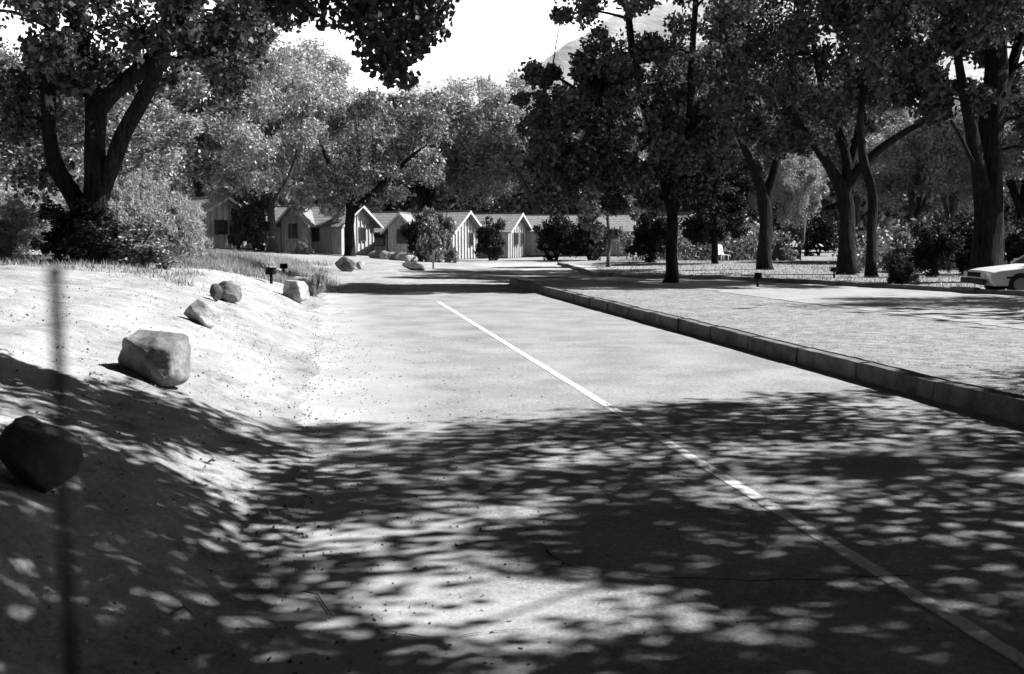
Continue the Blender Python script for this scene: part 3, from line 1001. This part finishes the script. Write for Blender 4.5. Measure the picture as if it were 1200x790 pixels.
# --- automatic crowns for the trees behind
def auto_proto(name, H, cr, ch0, nc, r, leaf, lm, bark, seed, nsub=12, nleaf=36, forks=3, lean=0, droop=.3, sig=.15, multi=False):
    g_ = np.random.default_rng(seed)
    st = []
    tr = H * .022
    if multi:
        for k in range(forks):
            a = g_.uniform(0, 6.28); e = cr * .5
            st.append([(0, 0, 0, tr), (math.cos(a) * e * .3, math.sin(a) * e * .3, H * .25, tr * .7), (math.cos(a) * e * .8, math.sin(a) * e * .8, H * .6, tr * .4), (math.cos(a) * e, math.sin(a) * e, H * .85, tr * .15)])
    else:
        z1 = ch0 * H * 1.05
        st.append([(0, 0, -.1, tr * 1.4), (0.02, 0, .3, tr), (lean * .3, .05, z1 * .6, tr * .9), (lean, 0, z1, tr * .8), (lean * 1.2, .2, H * .7, tr * .4), (lean, .1, H * .92, tr * .12)])
        for k in range(forks):
            a = g_.uniform(0, 6.28); e = cr * g_.uniform(.45, .7)
            st.append([(lean, 0, z1 * .95, tr * .6), (lean + math.cos(a) * e * .4, math.sin(a) * e * .4, z1 + (H - z1) * .3, tr * .42), (lean + math.cos(a) * e, math.sin(a) * e, z1 + (H - z1) * g_.uniform(.5, .8), tr * .15)])
    cl = []
    lobes = [(g_.uniform(-.4, .4) * cr, g_.uniform(-.4, .4) * cr, g_.uniform(.35, .75) if not multi else g_.uniform(.12, .68)) for _ in range(5)]
    while len(cl) < nc:
        p = g_.normal(0, 1, 3); p /= np.linalg.norm(p); p *= g_.random() ** .4
        lb = lobes[g_.integers(5)]
        x = lb[0] + p[0] * cr * .62; y = lb[1] + p[1] * cr * .62
        z = ch0 * H + (H - ch0 * H) * (lb[2] + p[2] * .36)
        if z < ch0 * H or z > H or z < .15: continue
        rr = r * g_.uniform(.6, 1.25)
        cl.append((x, y, z, rr, rr, rr * .8))
    return build_tree(name, (0, 0, 0), st, cl, leaf, nsub, nleaf, sig, lm, bark, droop)

protos = {
    'pale1': auto_proto('tree', 12, 4.6, .22, 80, 1.0, (.10, .045), 'leaf_pale', 'bark_pale', 1, 16, 38),
    'pale2': auto_proto('tree', 12, 5.2, .18, 84, 1.0, (.10, .045), 'leaf_pale', 'bark_pale', 2, 16, 38, 4, .6),
    'mid1': auto_proto('tree', 12, 4.8, .2, 78, 1.0, (.10, .055), 'leaf_mid', 'bark', 3, 16, 36),
    'mid2': auto_proto('tree', 12, 4.4, .25, 74, 1.0, (.10, .055), 'leaf_mid', 'bark', 4, 16, 36, 4, -.5),
    'feather': auto_proto('shrub', 2.2, 1.5, .02, 70, .38, (.06, .012), 'leaf_feather', 'bark', 5, 14, 55, 6, 0, -.4, .12, True),
    'feather2': auto_proto('shrub', 2.2, 1.3, .02, 64, .36, (.06, .012), 'leaf_feather', 'bark', 6, 14, 55, 6, 0, -.5, .12, True),
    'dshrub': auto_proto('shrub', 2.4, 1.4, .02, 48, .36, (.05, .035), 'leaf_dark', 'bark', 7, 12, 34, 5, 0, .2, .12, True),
    'mshrub': auto_proto('shrub', 2.4, 1.4, .02, 48, .36, (.06, .035), 'leaf_mid', 'bark', 8, 12, 34, 5, 0, .2, .12, True),
}
used = set()
def plant(kind, px, d, H, wd, label, group, name=None, rz=None, cat='tree', dz=0):
    """H height in metres, wd crown width in metres"""
    base = {'feather': (2.2, 3.0), 'feather2': (2.2, 2.7), 'dshrub': (2.4, 2.8), 'mshrub': (2.4, 2.8), 'pale1': (12, 9), 'pale2': (12, 10), 'mid1': (12, 9.4), 'mid2': (12, 8.6)}[kind]
    o = protos[kind] if kind not in used else copy_tree(protos[kind])
    used.add(kind)
    p = onground(px, d)
    o.location = (p.x, p.y, p.z + dz)
    o.rotation_euler = (0, 0, rng.uniform(0, 6.28) if rz is None else rz)
    o.scale = (wd / base[1], wd / base[1], H / base[0])
    if name: o.name = name
    for k in ('label', 'category', 'group'):
        if k in o: del o[k]
    tag(o, label, cat, group)
    return o
def Hpx(py_top, px, d):
    p = W(px, py_top, d); return p.z - gz(p.x, d)

BG = 'trees standing behind the row of cabins'
for kind, px, d, top, wpx, label in [
    ('mid1', -40, 48, 40, 260, 'mottled tree behind the forked trunk at the left edge'),
    ('mid2', 75, 52, 55, 220, 'speckled grey tree seen between the stems of the forked tree'),
    ('pale2', 165, 58, 85, 200, 'speckled tree just right of the forked tree and behind its shrubs'),
    ('mid1', 238, 72, 50, 220, 'tall tree rising directly behind the leftmost cabin'),
    ('pale1', 300, 84, 28, 220, 'tallest pale tree behind the gap between the two left cabins'),
    ('pale2', 368, 80, 62, 185, 'pale tree behind the second cabin roof'),
    ('pale1', 440, 84, 108, 165, 'pale rounded tree behind the gable end of the second cabin'),
    ('mid2', 497, 92, 112, 170, 'grey tree behind the middle cabin roof'),
    ('pale2', 560, 96, 90, 190, 'wide soft-crowned tree below the mountain skyline'),
    ('pale1', 630, 90, 88, 180, 'pale tree half hidden by the left edge of the island tree'),
    ('mid1', 672, 84, 130, 150, 'grey tree rising behind the long low cabin roof'),
    ('pale2', 722, 88, 55, 160, 'pale tree seen through the lower crown of the island tree'),
    ('mid2', 812, 92, 60, 170, 'grey tree behind the trunk of the island tree'),
    ('pale1', 880, 96, 30, 190, 'tall pale tree rising right of the island tree'),
    ('pale2', 935, 66, 165, 90, 'small bright tree behind the forked trunk left of the clearing'),
    ('mid1', 1000, 92, 60, 200, 'grey tree far behind the clearing'),
    ('pale1', 1066, 60, 135, 140, 'bright bushy tree right of the slim straight trunk'),
    ('pale2', 1122, 58, 95, 160, 'bright bushy tree just left of the massive trunk'),
    ('mid2', 1190, 60, 90, 190, 'grey tree behind the massive trunk at the right edge'),
    ('mid1', 1290, 52, 40, 200, 'grey tree beyond the right edge behind the parked car')]:
    plant(kind, px, d, Hpx(top, px, d), wpx * d / F, label, BG)

# woodland farther back, seen only as one mass
def far_wood():
    L_ = []
    for i in range(170):
        px = rng.uniform(-260, 1460); d = rng.uniform(112, 140)
        x = (px - 600) / F * d
        top = np.interp(px, [-200, 300, 430, 560, 640, 800, 1400], [9, 10, 10.5, 13, 15, 17, 17]) * rng.uniform(.75, 1.0)
        for k in range(14):
            c = np.array([x + rng.normal(0, 2.2), d + rng.normal(0, 1.5), top * rng.uniform(.08, .95)])
            L_.append(c + rng.normal(0, 1, (170, 3)) * [1.1, 1.0, .8])
    o = cards(np.concatenate(L_), .32, .18, M['leaf_mid'], 'woodland')
    tag(o, 'far-off woodland seen through the gaps between the nearer trees', 'woodland', kind='stuff')
far_wood()
L_ = []
for i in range(150):
    a = R(rng.uniform(42, 318)); q = rng.uniform(27, 40)
    for k in range(10):
        c = np.array([math.sin(a) * q + rng.normal(0, 1.5), math.cos(a) * q + rng.normal(0, 1.5), rng.uniform(.4, 13)])
        L_.append(c + rng.normal(0, 1, (110, 3)) * 1.1)
o = cards(np.concatenate(L_), .22, .13, M['leaf_dark'], 'thicket')
tag(o, 'dark wood all round the clearing, outside the view', 'woodland', kind='stuff')

# trees in front of the cabins, with their own limbs
d = 62
t = build_tree('tree', tuple(onground(319, d)), [stem(d, [(319, 296, 16), (319, 288, 11), (318, 260, 9), (317, 235, 8), (312, 200, 6), (305, 160, 4), (300, 120, 3)]),
    stem(d, [(318, 245, 7), (326, 228, 6), (338, 208, 5), (350, 170, 3), (355, 130, 2)])],
    fill(58, 262, 75, 385, 225, d, 3.5, .85, test=lambda a, b: ((a - 322) / 62) ** 2 + ((b - 148) / 78) ** 2 < 1) + fill(9, 348, 215, 392, 248, d, 1.5, .4) + fill(6, 255, 205, 300, 240, d, 2, .5), (.10, .045), 14, 30, .15, 'leaf_pale', 'bark_pale', .5)
tag(t, 'pale feathery tree with banded trunk before the two left cabins', 'tree', 'trees in front of the cabins')
p = W(318, 278, d)
m = MB(); m.tube([(0, 0, -.05), (0, 0, .05)], .27, 12); o = m.build('trunk_band', M['white_paint'], t)
o.location = Vector((p.x, p.y, p.z)) - t.location
d = 63
t = build_tree('tree', tuple(onground(410, d)), [stem(d, [(410, 302, 17), (410, 295, 13), (409, 270, 11), (411, 240, 10), (402, 215, 8), (385, 190, 5), (375, 165, 3)]),
    stem(d, [(411, 250, 9), (424, 238, 8), (442, 222, 7), (462, 203, 5), (480, 185, 4), (500, 170, 2)]),
    stem(d, [(410, 235, 8), (418, 205, 6), (420, 170, 4), (415, 140, 2)])],
    fill(40, 365, 120, 470, 232, d, 3, .75, .5, test=lambda a, b: ((a - 415) / 52) ** 2 + ((b - 170) / 58) ** 2 < rng.uniform(.6, 1.4)) + fill(20, 445, 125, 530, 205, d, 2.5, .65, .5) + fill(5, 425, 205, 450, 246, d, 1, .35), (.095, .05), 20, 26, .15, 'leaf_mid', 'bark', .5)
tag(t, 'grey-leaved tree with dark leaning limb before the second cabin', 'tree', 'trees in front of the cabins')
d = 52
t = build_tree('tree', tuple(onground(713, d)), [stem(d, [(713, 313, 6), (713, 300, 4), (714, 280, 4), (712, 255, 3), (710, 225, 2)])],
    fill(30, 685, 205, 748, 280, d, 1.2, .42), (.08, .05), 12, 34, .12, 'leaf_mid', 'bark_pale', .4)
tag(t, 'small tree with thin pale trunk before the long low cabin', 'tree', 'trees in front of the cabins')
d = 55
t = build_tree('tree', tuple(onground(838, d)), [stem(d, [(838, 312, 9), (838, 290, 7), (836, 260, 6), (842, 225, 4)])],
    fill(42, 808, 190, 878, 285, d, 1.6, .5), (.08, .05), 12, 36, .13, 'leaf_dark', 'bark', .4)
tag(t, 'dense dark little tree between the island tree and the forked trunk', 'tree', 'trees in front of the cabins')

SH = 'shrubs growing in front of the cabins'
for kind, px, d, top, wpx, label, grp in [
    ('feather', 172, 23.5, 200, 125, 'pale feathery shrub at the right of the left thicket', 'shrubs below the forked tree'),
    ('feather2', 203, 25.5, 222, 85, 'low pale feathery shrub nearest the leftmost cabin', 'shrubs below the forked tree'),
    ('feather', 132, 22.5, 218, 110, 'grey feathery shrub right of the forked trunk', 'shrubs below the forked tree'),
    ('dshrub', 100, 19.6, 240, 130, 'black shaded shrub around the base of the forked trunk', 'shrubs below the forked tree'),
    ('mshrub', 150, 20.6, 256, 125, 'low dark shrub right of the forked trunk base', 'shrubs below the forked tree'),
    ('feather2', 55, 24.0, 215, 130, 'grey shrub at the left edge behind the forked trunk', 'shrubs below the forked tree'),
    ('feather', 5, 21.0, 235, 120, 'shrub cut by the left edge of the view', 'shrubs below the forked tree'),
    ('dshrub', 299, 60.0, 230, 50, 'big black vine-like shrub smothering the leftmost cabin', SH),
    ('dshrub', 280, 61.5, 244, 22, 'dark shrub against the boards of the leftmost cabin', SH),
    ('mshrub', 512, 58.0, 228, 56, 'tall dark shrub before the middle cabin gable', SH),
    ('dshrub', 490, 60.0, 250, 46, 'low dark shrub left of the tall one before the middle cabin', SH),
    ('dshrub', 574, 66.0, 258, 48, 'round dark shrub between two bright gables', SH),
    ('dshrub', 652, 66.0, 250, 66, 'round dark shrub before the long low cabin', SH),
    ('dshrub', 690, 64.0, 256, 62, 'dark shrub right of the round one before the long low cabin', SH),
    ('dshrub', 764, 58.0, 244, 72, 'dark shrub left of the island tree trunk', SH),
    ('mshrub', 915, 62.0, 272, 34, 'pale-topped shrub at the left of the clearing', SH),
    ('dshrub', 958, 76.0, 250, 60, 'dark bush behind the clearing', SH),
    ('dshrub', 1054, 29.5, 300, 46, 'low black bush on the shaded lawn', 'shrubs by the massive trunk'),
    ('dshrub', 1095, 38.0, 262, 75, 'dark shrub on the left of the massive trunk', 'shrubs by the massive trunk'),
    ('dshrub', 1128, 42.0, 255, 80, 'dark shrub close behind the massive trunk', 'shrubs by the massive trunk'),
    ('mshrub', 1062, 44.0, 262, 60, 'grey shrub right of the slim straight trunk', 'shrubs by the massive trunk'),
    ('dshrub', 1200, 40.0, 262, 80, 'dark shrub behind the parked car', 'shrubs by the massive trunk'),
    ('feather2', 370, 26.5, 318, 20, 'wispy weed beside the pale rounded boulder', 'small weeds by the rocks'),
    ('mshrub', 485, 44.5, 296, 12, 'tiny weed standing on the flat dark slab', 'small weeds by the rocks'),
    ('feather', 358, 60.0, 280, 22, 'small pale weed by the second cabin door', 'small weeds by the rocks')]:
    plant(kind, px, d, Hpx(top, px, d), wpx * d / F, label, grp, cat='shrub' if 'weed' not in label else 'weed', dz=-.03,
          name='shrub' if 'weed' not in label else 'weed')

L_ = []
for i in range(330):
    px = rng.choice([rng.uniform(755, 905), rng.uniform(1005, 1330), rng.uniform(1005, 1330), rng.uniform(-150, 60)])
    d = rng.uniform(44, 70) if px > 950 else (rng.uniform(62, 74) if px > 500 else rng.uniform(30, 44))
    x = (px - 600) / F * d
    c = np.array([x, d, gz(x, d) + rng.uniform(.1, 1.5)])
    L_.append(c + rng.normal(0, 1, (160, 3)) * [.7, .6, .4])
o = cards(np.concatenate(L_), .11, .06, M['leaf_mid'], 'undergrowth')
tag(o, 'low tangled undergrowth under the trees at both sides', 'undergrowth', kind='stuff')

# ------------------------------------------------------------------ cabins
def cabin(px, d, rot, length, label, width=3.7, eave=2.05, ridge=3.2, wins=(), gwins=(), door=None, dz=0, vent=None, wallm='board'):
    p = onground(px, d)
    root = empty('cabin', (p.x, p.y, p.z + dz - .05), R(rot))
    tag(root, label, 'cabin', 'row of board cabins across the far end of the road')
    hw = width / 2
    m = MB()
    # walls (box with gable prisms)
    m.poly([(-length, -hw, -.3), (-length, hw, -.3), (-length, hw, eave), (-length, 0, ridge), (-length, -hw, eave)], (length, 0, 0))
    # battens
    for x in np.arange(-length + .02, -.01, .4):
        m.box(x - .04, -hw - .06, .12, x + .04, -hw + .004, eave - .03)
        m.box(x - .022, hw - .004, .12, x + .022, hw + .025, eave - .03)
    for y in np.arange(-hw + .05, hw, .43):
        zt = eave + (ridge - eave) * (1 - abs(y) / hw) - .06
        m.box(-.004, y - .04, .12, .075, y + .04, zt)
        m.box(-length - .025, y - .022, .12, -length + .004, y + .022, zt)
    m.build('wall', M[wallm], root)
    m = MB(); m.box(-length - .03, -hw - .03, -.4, .03, hw + .03, .12); m.build('plinth', M['concrete'], root)
    # roof
    ov, og = .42, .45
    sl_ = (ridge - eave) / hw
    ze = eave - sl_ * ov
    m = MB()
    for sgn in (-1, 1):
        m.poly([(-length - og, 0, ridge + .02), (og, 0, ridge + .02), (og, sgn * (hw + ov), ze + .02), (-length - og, sgn * (hw + ov), ze + .02)], (0, 0, .07))
        # shingle courses
        for k in range(1, 7):
            t = k / 7
            y = sgn * (hw + ov) * t; z = (ridge + .09) + (ze - ridge) * t
            m.box(-length - og, min(y, y - sgn * .03), z - .02, og, max(y, y - sgn * .03), z + .012)
    rf = m.build('roof', M['roof'], root)
    for X0 in (og + .002, -length - og - .032):
        for sgn in (-1, 1):
            m = MB(); m.poly([(X0, 0, ridge - .08), (X0, 0, ridge + .11), (X0, sgn * (hw + ov), ze + .11), (X0, sgn * (hw + ov), ze - .06)], (.03, 0, 0))
            m.build('bargeboard', M['trim'], rf)
    m = MB(); m.box(-length - og, -.07, ridge + .085, og, .07, ridge + .13); m.build('ridge_cap', M['roof'], rf)
    if vent:
        m = MB(); m.tube([(vent, .5, ridge - .5), (vent, .5, ridge + .45)], .07, 10); m.tube([(vent, .5, ridge + .45), (vent, .5, ridge + .62)], .14, 10)
        m.build('vent_pipe', M['metal_dark'], rf)
    def window(x, z0, z1, w_, gable):
        m = MB(); g2 = MB(); b = .06
        def bx(mm, a0, a1, c0, c1, e0, e1):
            if gable: mm.box(c0 * 1.6, a0, e0, c1 * 1.6, a1, e1)
            else: mm.box(a0, -hw - c1, e0, a1, -hw - c0, e1)
        bx(m, x - w_ / 2 - b, x - w_ / 2, .0, .08, z0 - b, z1 + b)
        bx(m, x + w_ / 2, x + w_ / 2 + b, .0, .08, z0 - b, z1 + b)
        bx(m, x - w_ / 2, x + w_ / 2, .0, .078, z1, z1 + b)
        bx(m, x - w_ / 2, x + w_ / 2, .0, .075, z0 - b, z0)
        bx(m, x - .012, x + .012, .0, .07, z0, z1)
        f = m.build('window', M['dark_wood'], root)
        bx(g2, x - w_ / 2 + .001, x + w_ / 2 - .001, .002, .062 if not gable else .05, z0 + .001, z1 - .001)
        g2.build('pane', M['glass'], f)
    for x, w_ in wins: window(x, 1.0, 1.75, w_, False)
    for y, w_ in gwins: window(y, 1.0, 1.8, w_, True)
    if door:
        for gb, x in door:
            m = MB(); k = MB()
            if gb:
                m.box(0, x - .42, .12, .08, x + .42, 1.98); k.box(.08, x + .3, 1.0, .10, x + .36, 1.06)
            else:
                m.box(x - .42, -hw - .075, .12, x + .42, -hw, 1.95); k.box(x + .3, -hw - .13, 1.0, x + .36, -hw - .075, 1.06)
            dd = m.build('door', M['dark_wood'], root)
            k.build('handle', M['metal_grey'], dd)
            s_ = MB()
            if gb: s_.box(.03, x - .6, -.1, .6, x + .6, .1)
            else: s_.box(x - .6, -hw - .6, -.1, x + .6, -hw - .03, .1)
            s_.build('step', M['concrete'], root)
    return root

cabin(266, 64, -45, 6.5, 'leftmost cabin, half smothered by a black shrub', gwins=[(-.3, .7)], wins=[(-2, .7), (-4.5, .7)])
cabin(345, 64.6, -97, 2.6, 'narrow shaded gable annex behind the banded trunk', width=1.5, eave=2.1, ridge=2.95, gwins=[(0, .45)])
cabin(470, 66.6, -97, 2.4, 'narrow shaded gable annex left of the middle cabin', width=1.6, eave=2.0, ridge=2.85, gwins=[(.1, .5)])
cabin(420, 66.5, -27, 6.0, 'second cabin from left, windows in its shaded long wall', wins=[(-3.2, .8), (-1.9, .5)], gwins=[(.4, .6)], door=[(False, -4.3)], vent=-3)
cabin(545, 69, -25, 6.6, 'middle cabin with sharp bright gable beside a tall dark shrub', wins=[(-5.6, .8), (-4.2, .8), (-1.6, .6)], gwins=[(.7, .5)], door=[(False, -2.7)])
cabin(606, 74, -22, 7.0, 'cabin with bright striped gable behind the round shrub', gwins=[(-.4, .5), (.8, .5)], wins=[(-2, .7)], ridge=3.15)
cabin(738, 76, -12, 7.6, 'long low cabin with shaded front right of the gables', wins=[(-6, .8), (-4.2, .8), (-2.0, .8)], gwins=[(0, .6)], door=[(False, -3.1)], eave=2.0, ridge=3.0, vent=-6.7)
cabin(808, 78, -66, 5.5, 'cabin glimpsed beside the trunk of the island tree', gwins=[(.2, .7)], wins=[(-1.5, .7)])
cabin(872, 84, -62, 5.5, 'farthest cabin glimpsed under the dark little tree', gwins=[(.2, .7)], wins=[(-1.5, .7)], eave=1.95, ridge=3.0)

# ------------------------------------------------------------------ small things
def path_lamp(px, d, h, label, head='box', dz=0):
    p = onground(px, d)
    root = empty('path_lamp', (p.x, p.y, p.z + dz - .02), rng.uniform(-.3, .3))
    tag(root, label, 'path lamp', 'short path lamps')
    MB().tube([(0, 0, -.05), (0, 0, h * .62)], .035, 8).build('post', M['metal_dark'], root)
    m = MB()
    m.box(-.11, -.09, h * .60, .11, .09, h * .92, .015)
    m.box(-.125, -.10, h * .93, .125, .10, h, .01)
    m.build('lamp_head', M['metal_dark'], root)
path_lamp(318, 25.0, .42, 'short dark path lamp nearest the wedge-shaped boulder')
path_lamp(333, 30.5, .38, 'short dark path lamp farther up behind the wedge-shaped boulder')
path_lamp(888, 29.8, .44, 'short dark path lamp on the pale island turf')
path_lamp(977, 36.5, .42, 'short dark path lamp on the shaded lawn near the slim trunk')

p = onground(508, 46)
root = empty('marker_stake', (p.x, p.y, p.z))
tag(root, 'thin pale upright stake beside the flat dark slab', 'stake')
m = MB(); m.box(-.045, -.03, -.05, .045, .03, .78, .006); m.build('post', M['trim'], root)
m = MB(); m.box(-.055, -.04, .781, .055, .04, .85, .006); m.build('cap', M['metal_grey'], root)
p = onground(937, 62)
root = empty('marker_stake', (p.x, p.y, p.z))
tag(root, 'thin dark upright stake in front of the bright clearing', 'stake')
m = MB(); m.box(-.04, -.03, -.05, .04, .03, .8, .006); m.build('post', M['metal_dark'], root)

# thin dark stake close in front of the lens at left, out of focus
root = empty('garden_stake', (-.157, .35, 0.0))
tag(root, 'thin dark stake, blurred, upright close to the camera at left', 'stake')
z0 = gz(-.157, .35)
m = MB(); m.tube([(0, 0, z0 - .05), (0.001, 0, .6), (.0, 0, 1.2), (.001, 0, 1.585)], [.003, .003, .0028, .002], 10)
m.build('rod', M['metal_dark'], root)
m = MB(); m.tube([(.001, 0, 1.5855), (.001, 0, 1.59)], .003, 10); m.build('cap', M['metal_dark'], root)

def lawn_chair(px, d, rz, label):
    p = onground(px, d)
    root = empty('lawn_chair', p, rz)
    tag(root, label, 'chair', 'white lawn chairs by the cabins')
    m = MB(); m.box(-.26, -.25, .36, .26, .25, .41, .02); m.build('seat', M['white_plastic'], root)
    m = MB()
    m.poly([(-.26, .22, .40), (.26, .22, .40), (.24, .40, .92), (.14, .42, .99), (-.14, .42, .99), (-.24, .40, .92)], (0, .035, 0)); m.build('backrest', M['white_plastic'], root)
    for x in (-.23, .23):
        for y in (-.22, .22):
            MB().tube([(x, y, .37), (x * 1.1, y * 1.15, 0)], .022, 8).build('leg', M['white_plastic'], root)
        MB().box(x * 1.13 - .03, -.26, .60, x * 1.13 + .03, .30, .63, .01).build('armrest', M['white_plastic'], root)
lawn_chair(846, 60, .4, 'white lawn chair under the dark little tree')
lawn_chair(752, 62, -.5, 'white lawn chair at the right end of the long low cabin')

# ------------------------------------------------------------------ car
def car(px_nose, d):
    x0 = (px_nose - 600) / F * d
    gx = gz(x0 + 2, d)
    root = empty('parked_car', (x0, d, gx - .04), R(-4))
    tag(root, 'white parked car at the right edge, nose pointing left', 'car')
    prof = [(0.02, .34), (0, .48), (.05, .60), (.30, .66), (1.15, .76), (1.25, .78), (3.5, .80), (4.25, .78), (4.42, .68), (4.45, .40), (4.3, .28), (.15, .24)]
    bm = bmesh.new()
    secs = [(-.84, .86, 0), (-.80, 1, .0), (-.4, 1, .0), (0, 1, 0), (.4, 1, 0), (.80, 1, 0), (.84, .86, 0)]
    rings = []
    for y, k, _ in secs:
        rings.append([bm.verts.new((2.2 + (x - 2.2) * (1 - .045 * (abs(y) / .84) ** 3), y, .5 + (z - .5) * k + .03 * (1 - (y / .84) ** 2) * (z > .5))) for x, z in prof])
    for a, b in zip(rings, rings[1:]):
        for i in range(len(prof)):
            j = (i + 1) % len(prof)
            bm.faces.new((a[i], a[j], b[j], b[i])).smooth = False
    bm.faces.new(rings[0]); bm.faces.new(rings[-1][::-1])
    m = MB(); m.bm.free(); m.bm = bm
    body = m.build('body', M['white_paint'], root)
    bv = body.modifiers.new('bevel', 'BEVEL'); bv.width = .03; bv.segments = 3
    # cabin roof and pillars: glass house tapered upward
    gp_ = [(1.22, .80), (1.88, 1.20), (3.0, 1.24), (3.75, .82)]
    m = MB()
    lo, hi = .74, .56
    a = [(x, -(lo if z < 1 else hi), z) for x, z in gp_]; b = [(x, (lo if z < 1 else hi), z) for x, z in gp_]
    va = [m.bm.verts.new(q) for q in a]; vb = [m.bm.verts.new(q) for q in b]
    m.bm.faces.new(va); m.bm.faces.new(vb[::-1])
    for i in range(4):
        j = (i + 1) % 4; m.bm.faces.new((va[i], vb[i], vb[j], va[j]))
    m.build('window', M['glass'], root)
    m = MB()
    m.poly([(1.85, -.57, 1.205), (3.03, -.57, 1.245), (3.03, .57, 1.245), (1.85, .57, 1.205)], (0, 0, .035))
    m.build('roof', M['white_paint'], root)
    for sy in (-1, 1):
        for q0, q1 in (((1.22, .80), (1.88, 1.21)), ((2.45, .80), (2.42, 1.235)), ((3.75, .82), (3.02, 1.245))):
            m = MB(); m.tube([(q0[0], sy * .745, q0[1]), (q1[0], sy * .57, q1[1])], .028, 6)
            m.build('pillar', M['white_paint'], root)
        for wx in (.85, 3.45):
            m = MB(); m.tube([(wx, sy * .66, .29), (wx, sy * .85, .29)], .30, 20); wh = m.build('wheel', M['rubber'], root)
            m = MB(); m.tube([(wx, sy * .852, .29), (wx, sy * .865, .29)], .17, 16); m.build('rim', M['metal_grey'], wh)
        m = MB(); m.box(-.012, sy * .60 - .14, .46, .03, sy * .60 + .14, .58, .01); m.build('headlight', M['lamp_glass'], root)
        m = MB(); m.box(.5, sy * .845 - .006, .44, .62, sy * .845 + .006, .49, .002); m.build('side_lamp', M['metal_dark'], root)
        m = MB(); m.box(1.35, sy * .86 - .05, .84, 1.45, sy * .86 + .05, .92, .01); m.build('mirror', M['white_paint'], root)
    m = MB(); m.box(-.07, -.80, .28, .02, .80, .42, .02); m.build('bumper', M['rubber'], root)
    m = MB(); m.box(-.008, -.44, .46, .02, .44, .58); m.build('grille', M['metal_dark'], root)
car(1141, 27.0)

# ------------------------------------------------------------------ mountain
def mountain():
    xs = np.linspace(-700, 900, 150); ds = np.linspace(750, 1500, 60)
    V = []
    for dd in ds:
        for x in xs:
            pxe = x / 1000 * F + 600
            top = np.interp(pxe, [-240, 200, 380, 440, 520, 600, 625, 640, 655, 700, 900, 1300, 1680], [140, 140, 128, 106, 88, 76, 68, 60, 52, 24, -40, -70, -30])
            H = 1000 * (276 - top) / F
            t = (dd - 750) / 250
            k = min(1, t) ** 1.2 if t < 1 else 1 - (t - 1) * .25
            n = mnoise.fractal(Vector((x * .009, dd * .009, 2)), 1, 2.1, 6)
            rd = abs(mnoise.noise(Vector((x * .02, dd * .008, 5))))
            V.append((x, dd, max(-2, H * k * (1 - .05 * rd) + n * 4.5 * min(1, t + .1) - 2)))
    idx = np.arange(len(V)).reshape(60, 150)
    f = np.stack([idx[:-1, :-1], idx[:-1, 1:], idx[1:, 1:], idx[1:, :-1]], -1).reshape(-1, 4)
    o = mesh_np('mountain', V, f, M['hill'], smooth=False)
    tag(o, 'bare mountain slope beyond the trees, haze put into its pale colour', 'mountain', kind='structure')
mountain()
